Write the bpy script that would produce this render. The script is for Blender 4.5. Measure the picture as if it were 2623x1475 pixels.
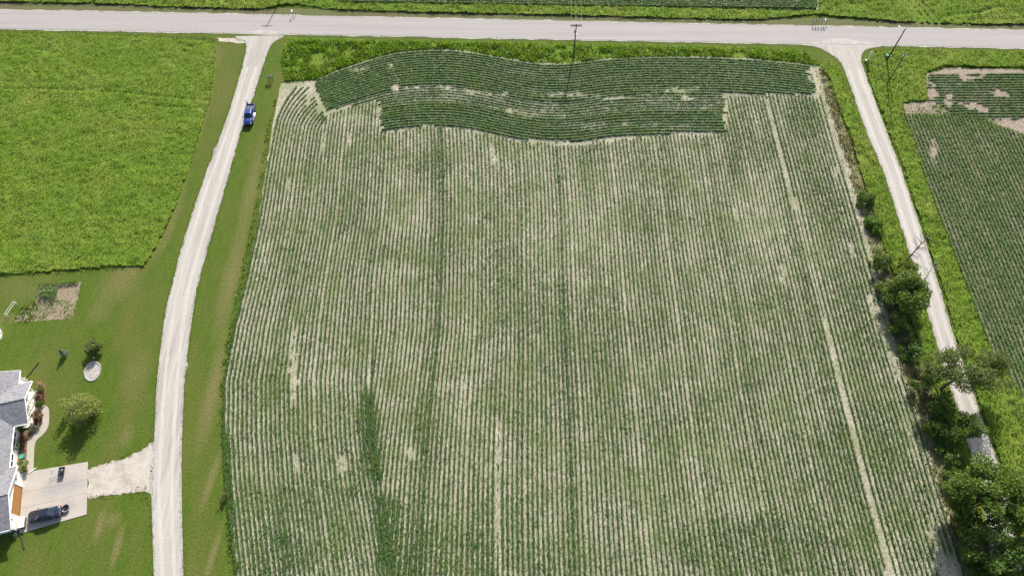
import bpy, math, random
import numpy as np
from mathutils import Vector, Matrix
from mathutils.geometry import tessellate_polygon

# ------------------------------------------------------------------ scene, camera, light
for o in list(bpy.data.objects):
    bpy.data.objects.remove(o)
scene = bpy.context.scene
col = scene.collection
random.seed(7)
RNG = np.random.default_rng(11)

FOC, PW, PH = 1780.0, 2623.0, 1475.0        # focal length and picture size in survey pixels
CAM_H, PITCH = 110.0, math.radians(59.7)    # drone height and tilt below the horizon
ST, CT = math.sin(PITCH), math.cos(PITCH)

cam_data = bpy.data.cameras.new('drone_camera')
cam = bpy.data.objects.new('drone_camera', cam_data)
col.objects.link(cam)
cam.location = (0, 0, CAM_H)
cam.rotation_euler = (math.pi / 2 - PITCH, 0, 0)
cam_data.sensor_fit = 'HORIZONTAL'
cam_data.sensor_width = 36.0
cam_data.lens = 36.0 * FOC / PW
cam_data.clip_start, cam_data.clip_end = 0.5, 6000
scene.camera = cam

SUN_EL, SUN_AZ = math.radians(33), math.radians(10.5)     # azimuth measured from +Y towards +X
world = bpy.data.worlds.new('World')
scene.world = world
world.use_nodes = True
wn = world.node_tree.nodes
bg = wn['Background']
sky = wn.new('ShaderNodeTexSky')
sky.sky_type = 'NISHITA'
sky.sun_disc = False
sky.sun_elevation = SUN_EL
sky.sun_rotation = SUN_AZ
sky.air_density, sky.dust_density, sky.ozone_density = 1.0, 2.5, 1.0
world.node_tree.links.new(sky.outputs[0], bg.inputs[0])
bg.inputs[1].default_value = 0.12

sun_data = bpy.data.lights.new('sun', 'SUN')
sun_data.energy = 5.0
sun_data.angle = math.radians(0.9)
sun_data.color = (1.0, 0.955, 0.87)
sun = bpy.data.objects.new('sun', sun_data)
col.objects.link(sun)
to_sun = Vector((math.cos(SUN_EL) * math.sin(SUN_AZ), math.cos(SUN_EL) * math.cos(SUN_AZ), math.sin(SUN_EL)))
sun.rotation_euler = (-to_sun).to_track_quat('-Z', 'Y').to_euler()
sun.location = (30, 160, 120)

vs = scene.view_settings
vs.view_transform = 'Standard'
vs.look = 'None'
vs.exposure = 0.68
vs.gamma = 1.0
vs.use_curve_mapping = False

# ------------------------------------------------------------------ survey: picture point -> metres on the ground
def G(px, py, z=0.0):
    u = (px - PW / 2) / FOC
    w = (py - PH / 2) / FOC
    t = (CAM_H - z) / (ST + w * CT)
    return (u * t, (CT - w * ST) * t)

def PXY(X, Y):
    """metres on the ground (arrays) -> survey pixels"""
    d = Y * CT + CAM_H * ST
    return PW / 2 + FOC * X / d, PH / 2 + FOC * (CAM_H * CT - Y * ST) / d

def GL(pts, z=0.0):
    return [G(x, y, z) for x, y in pts]

# ------------------------------------------------------------------ helpers
def tag(o, label=None, cat=None, group=None, kind=None):
    if label: o['label'] = label
    if cat: o['category'] = cat
    if group: o['group'] = group
    if kind: o['kind'] = kind
    return o

def empty(name, loc=(0, 0, 0), rz=0.0):
    o = bpy.data.objects.new(name, None)
    o.empty_display_size = 0.3
    o.location = loc
    o.rotation_euler = (0, 0, rz)
    col.objects.link(o)
    return o

def link(name, me, mat, parent=None):
    o = bpy.data.objects.new(name, me)
    if mat is not None:
        for m in (mat if isinstance(mat, (list, tuple)) else [mat]):
            me.materials.append(m)
    col.objects.link(o)
    if parent is not None:
        o.parent = parent
    return o

class MB:
    def __init__(self):
        self.v, self.f = [], []
    def add(self, vs_, fs_):
        b = len(self.v)
        self.v += [tuple(p) for p in vs_]
        self.f += [tuple(i + b for i in q) for q in fs_]
        return self
    def box(self, c, s, rz=0.0, rx=0.0, ry=0.0):
        m = Matrix.Rotation(rz, 3, 'Z') @ Matrix.Rotation(ry, 3, 'Y') @ Matrix.Rotation(rx, 3, 'X')
        vs_ = []
        for dz in (-.5, .5):
            for dy in (-.5, .5):
                for dx in (-.5, .5):
                    p = m @ Vector((dx * s[0], dy * s[1], dz * s[2]))
                    vs_.append((p.x + c[0], p.y + c[1], p.z + c[2]))
        return self.add(vs_, [(0, 2, 3, 1), (4, 5, 7, 6), (0, 1, 5, 4), (2, 6, 7, 3), (0, 4, 6, 2), (1, 3, 7, 5)])
    def tube(self, pts, rads, seg=8, cap=True):
        pts = [Vector(p) for p in pts]
        n = len(pts)
        if not isinstance(rads, (list, tuple)): rads = [rads] * n
        vs_, fs_ = [], []
        for i, p in enumerate(pts):
            d = (pts[min(i + 1, n - 1)] - pts[max(i - 1, 0)])
            d = d.normalized() if d.length > 1e-9 else Vector((0, 0, 1))
            a = Vector((1, 0, 0)) if abs(d.x) < 0.8 else Vector((0, 1, 0))
            s = d.cross(a).normalized(); t = d.cross(s)
            for k in range(seg):
                an = 2 * math.pi * k / seg
                vs_.append(p + (s * math.cos(an) + t * math.sin(an)) * rads[i])
        for i in range(n - 1):
            for k in range(seg):
                a, b = i * seg + k, i * seg + (k + 1) % seg
                fs_.append((a, b, b + seg, a + seg))
        if cap:
            fs_.append(tuple(reversed(range(seg))))
            fs_.append(tuple(range((n - 1) * seg, n * seg)))
        return self.add(vs_, fs_)
    def lathe(self, prof, c=(0, 0, 0), seg=20):
        """prof: list of (radius, z)"""
        vs_, fs_ = [], []
        for r, z in prof:
            for k in range(seg):
                an = 2 * math.pi * k / seg
                vs_.append((c[0] + r * math.cos(an), c[1] + r * math.sin(an), c[2] + z))
        for i in range(len(prof) - 1):
            for k in range(seg):
                a, b = i * seg + k, i * seg + (k + 1) % seg
                fs_.append((a, b, b + seg, a + seg))
        return self.add(vs_, fs_)
    def loft(self, secs, closed=True, cap=True):
        n = len(secs[0]); vs_, fs_ = [], []
        for s in secs: vs_ += list(s)
        for i in range(len(secs) - 1):
            for k in range(n if closed else n - 1):
                a, b = i * n + k, i * n + (k + 1) % n
                fs_.append((a, b, b + n, a + n))
        if cap:
            fs_.append(tuple(reversed(range(n))))
            fs_.append(tuple(range((len(secs) - 1) * n, len(secs) * n)))
        return self.add(vs_, fs_)
    def slab(self, poly3, th, nrm=None):
        """thick plate from a planar 3-D polygon"""
        p = [Vector(q) for q in poly3]
        nv = (p[1] - p[0]).cross(p[2] - p[0]).normalized() if nrm is None else Vector(nrm)
        n = len(p)
        vs_ = p + [q - nv * th for q in p]
        fs_ = [tuple(range(n)), tuple(reversed(range(n, 2 * n)))]
        for i in range(n):
            j = (i + 1) % n
            fs_.append((i, i + n, j + n, j))
        return self.add(vs_, fs_)
    def build(self, name, mat, parent=None, smooth=False, bevel=0.0):
        me = bpy.data.meshes.new(name)
        me.from_pydata([tuple(v) for v in self.v], [], self.f)
        if smooth:
            me.polygons.foreach_set('use_smooth', [True] * len(me.polygons))
        me.update()
        o = link(name, me, mat, parent)
        if bevel > 0:
            b = o.modifiers.new('bevel', 'BEVEL'); b.width = bevel; b.segments = 2; b.limit_method = 'ANGLE'
        return o

def quads_mesh(name, V, tint, mat, parent=None, origin=None):
    """V (n,4,3) leaf faces, tint (n,) dark to light value per leaf"""
    n = len(V)
    V = np.asarray(V, dtype=np.float32)
    if origin is not None:
        V = V - np.asarray(origin, dtype=np.float32)
    me = bpy.data.meshes.new(name)
    me.vertices.add(n * 4)
    me.vertices.foreach_set('co', V.reshape(-1))
    me.loops.add(n * 4)
    me.loops.foreach_set('vertex_index', np.arange(n * 4, dtype=np.int32))
    me.polygons.add(n)
    me.polygons.foreach_set('loop_start', np.arange(0, n * 4, 4, dtype=np.int32))
    a = me.attributes.new('tint', 'FLOAT', 'FACE')
    a.data.foreach_set('value', np.asarray(tint, dtype=np.float32))
    me.update(calc_edges=True)
    o = link(name, me, mat, parent)
    if origin is not None:
        o.location = origin
    return o

def leaf_quads(P, size, tilt, rng, up=None, aspect=0.75, curl=0.0):
    """leaf-shaped faces centred at P (n,3); tilt = spread of the leaf plane away from horizontal"""
    n = len(P)
    az = rng.uniform(0, 2 * np.pi, n)
    tl = rng.uniform(0, 1, n) ** 0.7 * tilt
    nx, ny, nz = np.sin(tl) * np.cos(az), np.sin(tl) * np.sin(az), np.cos(tl)
    N = np.stack([nx, ny, nz], 1)
    r = rng.normal(size=(n, 3))
    A = np.cross(N, r); A /= (np.linalg.norm(A, axis=1, keepdims=True) + 1e-9)
    B = np.cross(N, A)
    s = np.asarray(size).reshape(-1, 1) * np.ones((n, 1))
    a, b = A * s * 0.5, B * s * 0.5 * aspect
    return np.stack([P - a, P - b * 1.0 + a * 0.1, P + a, P + b * 1.0 + a * 0.1], 1)

def blade_quads(P, w, h, lean, rng):
    """upright grass tuft faces rising from P"""
    n = len(P)
    az = rng.uniform(0, 2 * np.pi, n)
    d = np.stack([np.cos(az), np.sin(az), np.zeros(n)], 1)
    la = rng.uniform(0, 2 * np.pi, n)
    lm = rng.uniform(0.1, 1, n) * lean
    top = np.stack([np.cos(la) * lm, np.sin(la) * lm, np.ones(n)], 1) * np.asarray(h).reshape(-1, 1)
    ww = np.asarray(w).reshape(-1, 1)
    return np.stack([P - d * ww * .5, P + d * ww * .5, P + top + d * ww * .32, P + top - d * ww * .32], 1)

def vnoise(x, y, scale, seed):
    r = np.random.default_rng(seed).random((64, 64))
    fx, fy = np.asarray(x) / scale + 1000.0, np.asarray(y) / scale + 1000.0
    ix, iy = np.floor(fx).astype(int), np.floor(fy).astype(int)
    tx, ty = fx - ix, fy - iy
    tx, ty = tx * tx * (3 - 2 * tx), ty * ty * (3 - 2 * ty)
    g = lambda a, b: r[a % 64, b % 64]
    return (g(ix, iy) * (1 - tx) * (1 - ty) + g(ix + 1, iy) * tx * (1 - ty)
            + g(ix, iy + 1) * (1 - tx) * ty + g(ix + 1, iy + 1) * tx * ty)

def in_poly(x, y, poly):
    p = np.asarray(poly)
    inside = np.zeros(len(x), bool)
    j = len(p) - 1
    for i in range(len(p)):
        xi, yi, xj, yj = p[i, 0], p[i, 1], p[j, 0], p[j, 1]
        c = ((yi > y) != (yj > y)) & (x < (xj - xi) * (y - yi) / (yj - yi + 1e-12) + xi)
        inside ^= c
        j = i
    return inside

def pts_in(poly, dens, rng):
    p = np.asarray(poly)
    lo, hi = p.min(0), p.max(0)
    n = int((hi[0] - lo[0]) * (hi[1] - lo[1]) * dens)
    x, y = rng.uniform(lo[0], hi[0], n), rng.uniform(lo[1], hi[1], n)
    k = in_poly(x, y, poly)
    return x[k], y[k]

def rough(poly, step=1.2, amp=0.15, seed=1, closed=True):
    """resample an outline and make it uneven"""
    out = []; rg = random.Random(seed)
    n = len(poly)
    for i in range(n if closed else n - 1):
        a, b = Vector(poly[i]), Vector(poly[(i + 1) % n])
        L = (b - a).length
        k = max(1, int(L / step))
        for q in range(k):
            p = a.lerp(b, q / k)
            if q: p = p + Vector((rg.gauss(0, amp), rg.gauss(0, amp)))
            out.append((p.x, p.y))
    if not closed: out.append(tuple(poly[-1]))
    return out

def sheet(name, poly, z, mat, parent=None, kind='structure', skirt=0.0):
    v = [Vector((x, y, 0)) for x, y in poly]
    tris = tessellate_polygon([v])
    vs_ = [(p.x, p.y, z) for p in v]
    fs_ = []
    for t in tris:
        a, b, c = [v[i] for i in t]
        fs_.append(tuple(t) if (b - a).cross(c - a).z > 0 else (t[0], t[2], t[1]))
    n = len(v)
    if skirt > 0:
        vs_ += [(p.x, p.y, z - skirt) for p in v]
        for i in range(n):
            j = (i + 1) % n
            fs_.append((i, i + n, j + n, j))
    me = bpy.data.meshes.new(name)
    me.from_pydata(vs_, [], fs_)
    me.update()
    o = link(name, me, mat, parent)
    if kind and parent is None: o['kind'] = kind
    return o

def smooth_line(pts, k=6):
    """Catmull-Rom through the points"""
    P = [Vector(p) for p in pts]
    out = []
    for i in range(len(P) - 1):
        p0, p1, p2, p3 = P[max(i - 1, 0)], P[i], P[i + 1], P[min(i + 2, len(P) - 1)]
        for q in range(k):
            t = q / k
            out.append(0.5 * ((2 * p1) + (p2 - p0) * t + (2 * p0 - 5 * p1 + 4 * p2 - p3) * t * t + (3 * p1 - p0 - 3 * p2 + p3) * t ** 3))
    out.append(P[-1])
    return [tuple(p) for p in out]

# ------------------------------------------------------------------ materials
def nmat(name):
    m = bpy.data.materials.new(name)
    m.use_nodes = True
    nt = m.node_tree
    b = nt.nodes['Principled BSDF']
    return m, nt, b

def plain(name, c, rough_=0.6, metal=0.0, var=0.12, scale=6.0, spec=0.5, coat=0.0):
    m, nt, b = nmat(name)
    b.inputs['Roughness'].default_value = rough_
    b.inputs['Metallic'].default_value = metal
    b.inputs['Specular IOR Level'].default_value = spec
    b.inputs['Coat Weight'].default_value = coat
    no = nt.nodes.new('ShaderNodeTexNoise'); no.inputs['Scale'].default_value = scale
    no.inputs['Detail'].default_value = 4
    tc = nt.nodes.new('ShaderNodeTexCoord')
    nt.links.new(tc.outputs['Object'], no.inputs['Vector'])
    mx = nt.nodes.new('ShaderNodeMix'); mx.data_type = 'RGBA'
    mx.inputs[6].default_value = (*[x * (1 - var) for x in c], 1)
    mx.inputs[7].default_value = (*[min(1, x * (1 + var)) for x in c], 1)
    nt.links.new(no.outputs[0], mx.inputs[0])
    nt.links.new(mx.outputs[2], b.inputs['Base Color'])
    return m

def leaf_mat(name, dark, light, transl=0.35, tcol=None, yellow=None, yamt=0.0, rough_=0.55):
    """leaf colours vary face by face, with patches metres across"""
    m = bpy.data.materials.new(name); m.use_nodes = True
    nt = m.node_tree; nt.nodes.clear()
    N, L = nt.nodes.new, nt.links.new
    out = N('ShaderNodeOutputMaterial')
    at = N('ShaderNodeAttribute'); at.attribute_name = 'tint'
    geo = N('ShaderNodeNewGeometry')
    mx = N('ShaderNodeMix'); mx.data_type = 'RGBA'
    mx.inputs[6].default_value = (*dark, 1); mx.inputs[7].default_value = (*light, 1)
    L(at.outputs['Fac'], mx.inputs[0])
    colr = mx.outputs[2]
    if yellow is not None:
        no = N('ShaderNodeTexNoise'); no.inputs['Scale'].default_value = 0.16; no.inputs['Detail'].default_value = 5
        L(geo.outputs['Position'], no.inputs['Vector'])
        mr = N('ShaderNodeMapRange'); mr.inputs[1].default_value = 0.42; mr.inputs[2].default_value = 0.68
        mr.inputs[4].default_value = yamt
        L(no.outputs[0], mr.inputs[0])
        m2 = N('ShaderNodeMix'); m2.data_type = 'RGBA'
        m2.inputs[7].default_value = (*yellow, 1)
        L(mr.outputs[0], m2.inputs[0]); L(colr, m2.inputs[6])
        colr = m2.outputs[2]
    d = N('ShaderNodeBsdfPrincipled'); d.inputs['Roughness'].default_value = rough_
    d.inputs['Specular IOR Level'].default_value = 0.35
    L(colr, d.inputs['Base Color'])
    t = N('ShaderNodeBsdfTranslucent')
    hs = N('ShaderNodeHueSaturation'); hs.inputs['Hue'].default_value = 0.485
    hs.inputs['Saturation'].default_value = 1.1; hs.inputs['Value'].default_value = 1.25
    L(colr, hs.inputs['Color']); L(hs.outputs[0], t.inputs['Color'])
    ms = N('ShaderNodeMixShader'); ms.inputs[0].default_value = transl
    L(d.outputs[0], ms.inputs[1]); L(t.outputs[0], ms.inputs[2])
    L(ms.outputs[0], out.inputs['Surface'])
    return m

def ground_mat(name, c1, c2, scale=1.2, fine=9.0, c3=None, c3_scale=0.12, c3_lo=0.5, c3_hi=0.65, patches=(), pcol=None,
               bump=0.4, bump_scale=7.0, stripe=None, rough_=0.95, fine_amt=0.35, stretch=None):
    """soil / turf / gravel: two tones mixed by noise, larger areas of a third tone, listed worn or dry patches"""
    m, nt, b = nmat(name)
    N, L = nt.nodes.new, nt.links.new
    b.inputs['Roughness'].default_value = rough_
    b.inputs['Specular IOR Level'].default_value = 0.15
    geo = N('ShaderNodeNewGeometry')
    pos = geo.outputs['Position']
    spos = pos
    if stretch:
        mp = N('ShaderNodeMapping'); mp.inputs['Scale'].default_value = stretch
        L(pos, mp.inputs['Vector']); spos = mp.outputs[0]
    def noise(sc, det, v=pos, rg=0.6):
        n = N('ShaderNodeTexNoise'); n.inputs['Scale'].default_value = sc; n.inputs['Detail'].default_value = det
        n.inputs['Roughness'].default_value = rg
        L(v, n.inputs['Vector']); return n.outputs[0]
    def rng(v, a, c, d=0.0, e=1.0):
        r = N('ShaderNodeMapRange'); r.inputs[1].default_value = a; r.inputs[2].default_value = c
        r.inputs[3].default_value = d; r.inputs[4].default_value = e
        L(v, r.inputs[0]); return r.outputs[0]
    def mix(f, a, c, bl='MIX'):
        x = N('ShaderNodeMix'); x.data_type = 'RGBA'; x.blend_type = bl
        for sock, val in ((0, f), (6, a), (7, c)):
            if isinstance(val, (float, int)): x.inputs[sock].default_value = val
            elif isinstance(val, tuple): x.inputs[sock].default_value = (*val, 1)
            else: L(val, x.inputs[sock])
        return x.outputs[2]
    colr = mix(rng(noise(scale, 6, spos), 0.3, 0.7), c1, c2)
    if c3 is not None:
        colr = mix(rng(noise(c3_scale, 4, spos), c3_lo, c3_hi), colr, c3)
    for (cx, cy, rx, ry, rot, amt) in patches:
        mp = N('ShaderNodeMapping'); mp.vector_type = 'TEXTURE'
        mp.inputs['Location'].default_value = (cx, cy, 0); mp.inputs['Rotation'].default_value = (0, 0, rot)
        mp.inputs['Scale'].default_value = (rx, ry, 1000)
        L(pos, mp.inputs['Vector'])
        gr = N('ShaderNodeTexGradient'); gr.gradient_type = 'SPHERICAL'
        L(mp.outputs[0], gr.inputs[0])
        mm = N('ShaderNodeMath'); mm.operation = 'MULTIPLY_ADD'
        L(noise(3.2, 10, pos, 0.85), mm.inputs[0]); mm.inputs[1].default_value = 4.5; mm.inputs[2].default_value = -2.3
        ad = N('ShaderNodeMath'); ad.operation = 'ADD'
        L(gr.outputs[0], ad.inputs[0]); L(mm.outputs[0], ad.inputs[1])
        gate = N('ShaderNodeMath'); gate.operation = 'MULTIPLY'
        L(rng(ad.outputs[0], 0.0, 0.9, 0, amt), gate.inputs[0]); L(rng(gr.outputs[0], 0.0, 0.35), gate.inputs[1])
        colr = mix(gate.outputs[0], colr, pcol)
    f = noise(fine, 8, pos, 0.75)
    colr = mix(fine_amt, colr, mix(rng(f, 0.32, 0.68), (0.12, 0.12, 0.12), (0.9, 0.9, 0.9)), 'OVERLAY')
    L(colr, b.inputs['Base Color'])
    bp = N('ShaderNodeBump'); bp.inputs['Strength'].default_value = bump; bp.inputs['Distance'].default_value = 0.12
    L(noise(bump_scale, 8, pos, 0.7), bp.inputs['Height'])
    L(bp.outputs[0], b.inputs['Normal'])
    return m

def pp(px, py, rx, ry, rot=0.0, amt=0.8):
    """a worn patch given in survey pixels -> metres"""
    x, y = G(px, py)
    s = (FOC * ST + (py - PH / 2) * CT) / CAM_H
    return (x, y, rx / s, ry / (s * s * CAM_H / FOC), rot, amt)

M = {}
lawn_patches = [pp(300, 730, 75, 60, 0, .55), pp(330, 690, 60, 40, 0, .55), pp(255, 790, 40, 60, 0, .45), pp(255, 1345, 16, 60, 0, .9),
                pp(300, 1400, 16, 80, 0, .9), pp(290, 1330, 30, 30, 0, .6), pp(325, 1115, 26, 45, 0, .6),
                pp(350, 960, 50, 90, 0, .35), pp(90, 740, 110, 60, 0, .35), pp(20, 815, 40, 20, 0, .6),
                pp(540, 150, 40, 50, 0, .7), pp(500, 350, 22, 170, -0.02, .7), pp(435, 560, 30, 150, -0.05, .7),
                pp(540, 1230, 16, 110, -0.12, .85), pp(545, 1000, 30, 220, 0, .8), pp(590, 720, 34, 220, 0, .7),
                pp(545, 1420, 14, 110, -0.1, .85), pp(645, 480, 30, 170, 0, .6)]
M['lawn'] = ground_mat('mown_lawn', (0.052, 0.092, 0.009), (0.078, 0.114, 0.014), scale=1.3, fine=3.0, c3=(0.094, 0.106, 0.022),
                       c3_scale=0.13, c3_lo=0.44, c3_hi=0.66, patches=lawn_patches, pcol=(0.165, 0.138, 0.058), bump=0.8, bump_scale=3.0,
                       fine_amt=0.5, stretch=(1.0, 0.30, 1.0))
M['rough_base'] = ground_mat('rough_grass_ground', (0.073, 0.138, 0.011), (0.120, 0.184, 0.018), scale=1.6, fine=2.6, c3=(0.144, 0.178, 0.028), c3_scale=.10, c3_lo=.45, c3_hi=.7, bump=0.9, bump_scale=3, fine_amt=.55)
M['weed_base'] = ground_mat('weedy_ground', (0.105, 0.125, 0.04), (0.24, 0.205, 0.115), scale=0.9, fine=4, bump=0.6, bump_scale=4)
M['shoulder'] = ground_mat('mown_shoulder', (0.092, 0.108, 0.036), (0.124, 0.120, 0.056), scale=0.9, fine=5, c3=(0.128, 0.096, 0.064),
                           c3_scale=0.5, c3_lo=0.55, c3_hi=0.7, bump=0.5, stretch=(0.12, 1.0, 1.0))
M['soil'] = ground_mat('stubble_soil', (0.290, 0.266, 0.190), (0.385, 0.358, 0.272), scale=0.5, fine=2.6, c3=(0.225, 0.236, 0.135),
                       c3_scale=0.16, c3_lo=0.42, c3_hi=0.68, bump=0.7, bump_scale=4.0, fine_amt=0.75)
M['bare'] = ground_mat('bare_soil', (0.216, 0.172, 0.132), (0.320, 0.264, 0.212), scale=0.9, fine=2.6, bump=0.8, bump_scale=4, fine_amt=0.75)
M['gravel'] = ground_mat('limestone_gravel', (0.338, 0.311, 0.277), (0.425, 0.401, 0.368), scale=0.8, fine=5, c3=(0.303, 0.273, 0.239),
                         c3_scale=0.5, c3_lo=0.5, c3_hi=0.7, bump=0.5, bump_scale=10, fine_amt=0.28, stretch=(1.6, 0.07, 1))
M['gravel_pressed'] = ground_mat('pressed_gravel', (0.396, 0.368, 0.327), (0.460, 0.432, 0.391), scale=0.8, fine=5, bump=0.3, bump_scale=10, fine_amt=0.24, stretch=(1.6, 0.07, 1))
M['gravel_worn'] = ground_mat('worn_gravel', (0.385, 0.345, 0.295), (0.465, 0.425, 0.37), scale=0.9, fine=4, c3=(0.34, 0.305, 0.255), c3_scale=.4, bump=0.5, bump_scale=12, fine_amt=0.35)
M['asphalt'] = ground_mat('pale_asphalt', (0.293, 0.269, 0.254), (0.339, 0.315, 0.300), scale=0.7, fine=6, c3=(0.261, 0.242, 0.230), c3_scale=0.9,
                          c3_lo=0.5, c3_hi=0.75, bump=0.15, bump_scale=20, fine_amt=0.10, stretch=(0.02, 1.3, 1), rough_=0.85)
M['fan'] = ground_mat('spread_gravel', (0.335, 0.312, 0.29), (0.415, 0.39, 0.36), scale=0.5, fine=4, bump=0.4, fine_amt=0.3)
M['chip_edge'] = ground_mat('road_edge_stone', (0.384, 0.364, 0.320), (0.440, 0.416, 0.376), scale=1.0, fine=10, bump=0.4, fine_amt=0.2)
conc_p = [pp(140, 1250, 55, 38, 0.4, .8), pp(190, 1240, 40, 40, 0, .7), pp(180, 1290, 35, 25, 0, .5)]
M['concrete'] = ground_mat('driveway_concrete', (0.371, 0.331, 0.288), (0.418, 0.379, 0.335), scale=0.45, fine=12, patches=conc_p, pcol=(0.276, 0.268, 0.264),
                           bump=0.12, bump_scale=16, fine_amt=0.10, rough_=0.8)
M['walk'] = ground_mat('walk_concrete', (0.360, 0.320, 0.272), (0.416, 0.372, 0.320), scale=0.8, fine=12, bump=0.12, fine_amt=0.12, rough_=0.85)
M['mulch'] = ground_mat('wood_mulch', (0.128, 0.068, 0.040), (0.240, 0.144, 0.088), scale=2.5, fine=7, bump=0.8, fine_amt=0.5)
M['garden'] = ground_mat('garden_soil', (0.192, 0.152, 0.096), (0.288, 0.232, 0.168), scale=1.4, fine=4.5, c3=(0.120, 0.128, 0.048), c3_scale=0.6,
                         c3_lo=0.5, c3_hi=0.7, bump=0.9, bump_scale=4, fine_amt=0.5)
M['crack'] = plain('joint_dirt', (0.06, 0.055, 0.045), 0.95)
M['skid'] = plain('tyre_mark_rubber', (0.25, 0.235, 0.225), 0.9)

M['soy'] = leaf_mat('soybean_leaf', (0.030, 0.084, 0.014), (0.120, 0.200, 0.048), 0.36, yellow=(0.105, 0.175, 0.024), yamt=0.5)
M['soy_lush'] = leaf_mat('soybean_leaf_lush', (0.050, 0.120, 0.018), (0.215, 0.315, 0.100), 0.40, yellow=(0.17, 0.25, 0.05), yamt=0.35)
M['meadow'] = leaf_mat('meadow_leaf', (0.076, 0.155, 0.011), (0.176, 0.268, 0.028), 0.47, yellow=(0.215, 0.26, 0.038), yamt=0.55)
M['verge'] = leaf_mat('verge_leaf', (0.074, 0.138, 0.014), (0.172, 0.245, 0.038), 0.46, yellow=(0.21, 0.24, 0.052), yamt=0.55)
M['ditch'] = leaf_mat('ditch_leaf', (0.060, 0.142, 0.010), (0.150, 0.260, 0.028), 0.46, yellow=(0.18, 0.25, 0.034), yamt=0.4)
M['lawn_blade'] = leaf_mat('lawn_blade', (0.085, 0.115, 0.014), (0.17, 0.19, 0.04), 0.35, yellow=(0.22, 0.19, 0.08), yamt=.5)
M['dry'] = leaf_mat('dry_weed_leaf', (0.085, 0.115, 0.032), (0.21, 0.20, 0.09), 0.35, yellow=(0.23, 0.175, 0.09), yamt=0.5)
M['tree'] = leaf_mat('tree_leaf', (0.046, 0.100, 0.013), (0.155, 0.235, 0.034), 0.44, yellow=(0.195, 0.235, 0.032), yamt=0.45)
M['tree_pale'] = leaf_mat('pale_tree_leaf', (0.066, 0.102, 0.022), (0.175, 0.22, 0.055), 0.42)
M['willow'] = leaf_mat('willow_leaf', (0.14, 0.18, 0.035), (0.34, 0.38, 0.11), 0.44)
M['hedge'] = leaf_mat('hedge_leaf', (0.042, 0.098, 0.014), (0.130, 0.215, 0.032), 0.42, yellow=(0.16, 0.21, 0.03), yamt=0.4)
M['spruce'] = leaf_mat('spruce_needle', (0.06, 0.10, 0.06), (0.24, 0.31, 0.23), 0.25)
M['bush'] = leaf_mat('bush_leaf', (0.05, 0.085, 0.016), (0.19, 0.215, 0.045), 0.34)
M['rust_shrub'] = leaf_mat('russet_shrub_leaf', (0.085, 0.045, 0.02), (0.20, 0.12, 0.055), 0.25)
M['lime_shrub'] = leaf_mat('lime_shrub_leaf', (0.15, 0.19, 0.055), (0.36, 0.40, 0.16), 0.35)
M['grey_shrub'] = leaf_mat('grey_green_shrub_leaf', (0.075, 0.105, 0.055), (0.17, 0.21, 0.12), 0.25)
M['corn'] = leaf_mat('corn_leaf', (0.05, 0.13, 0.02), (0.19, 0.32, 0.07), 0.4)
M['bark'] = plain('bark', (0.10, 0.08, 0.06), 0.9, var=0.35, scale=9)
M['dead_bark'] = plain('dead_bark', (0.085, 0.07, 0.06), 0.9, var=0.35, scale=9)
M['pale_bark'] = plain('bleached_bark', (0.42, 0.39, 0.34), 0.9, var=0.2, scale=9)
M['pole'] = plain('creosoted_pole', (0.085, 0.062, 0.048), 0.85, var=0.3, scale=5)
M['galv'] = plain('galvanised_steel', (0.52, 0.54, 0.56), 0.45, 0.6)
M['wire'] = plain('aluminium_wire', (0.36, 0.37, 0.28), 0.5, 0.1)
M['porcelain'] = plain('grey_porcelain', (0.45, 0.50, 0.50), 0.3)
M['white'] = plain('white_paint', (0.80, 0.80, 0.78), 0.55, var=0.04)
M['siding'] = plain('white_siding', (0.70, 0.71, 0.68), 0.6, var=0.05)
M['trim'] = plain('white_trim', (0.82, 0.82, 0.80), 0.5, var=0.03)
M['door_wood'] = plain('orange_brown_door', (0.30, 0.14, 0.04), 0.5, var=0.10, scale=3)
M['glass_dark'] = plain('dark_window_glass', (0.025, 0.03, 0.035), 0.08, var=0.05)
M['black'] = plain('black_plastic', (0.02, 0.02, 0.022), 0.45)
M['black_metal'] = plain('black_metal', (0.022, 0.023, 0.026), 0.4, 0.3)
M['rubber'] = plain('tyre_rubber', (0.018, 0.018, 0.018), 0.85)
M['alloy'] = plain('alloy_rim', (0.55, 0.56, 0.58), 0.3, 0.8)
M['car_grey'] = plain('charcoal_car_paint', (0.020, 0.026, 0.042), 0.35, 0.2, var=0.04, coat=0.3)
M['car_blue'] = plain('blue_car_paint', (0.018, 0.045, 0.21), 0.3, 0.25, var=0.05, coat=0.6)
M['car_glass'] = plain('car_glass', (0.02, 0.035, 0.05), 0.06, var=0.05)
M['lamp_red'] = plain('tail_lamp_red', (0.35, 0.02, 0.02), 0.25)
M['lamp_clear'] = plain('headlamp_clear', (0.75, 0.78, 0.80), 0.15)
M['chrome'] = plain('chrome_trim', (0.75, 0.76, 0.78), 0.2, 0.9)
M['bedliner'] = plain('bedliner', (0.10, 0.10, 0.11), 0.8)
M['brown_wood'] = plain('weathered_wood', (0.16, 0.12, 0.09), 0.85, var=0.25)
M['teal'] = plain('teal_glaze', (0.05, 0.33, 0.27), 0.4)
M['green_box'] = plain('green_cabinet', (0.06, 0.30, 0.22), 0.5)
M['stone'] = plain('pale_field_stone', (0.42, 0.40, 0.37), 0.9, var=0.3, scale=3)
M['pebble'] = ground_mat('pebble_mulch', (0.288, 0.256, 0.232), (0.480, 0.440, 0.400), scale=4.0, fine=7, bump=0.9, bump_scale=7, fine_amt=0.6)
M['skin'] = plain('skin', (0.50, 0.30, 0.21), 0.6, var=0.05)
M['shirt'] = plain('white_cotton', (0.75, 0.74, 0.72), 0.85, var=0.05)
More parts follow.
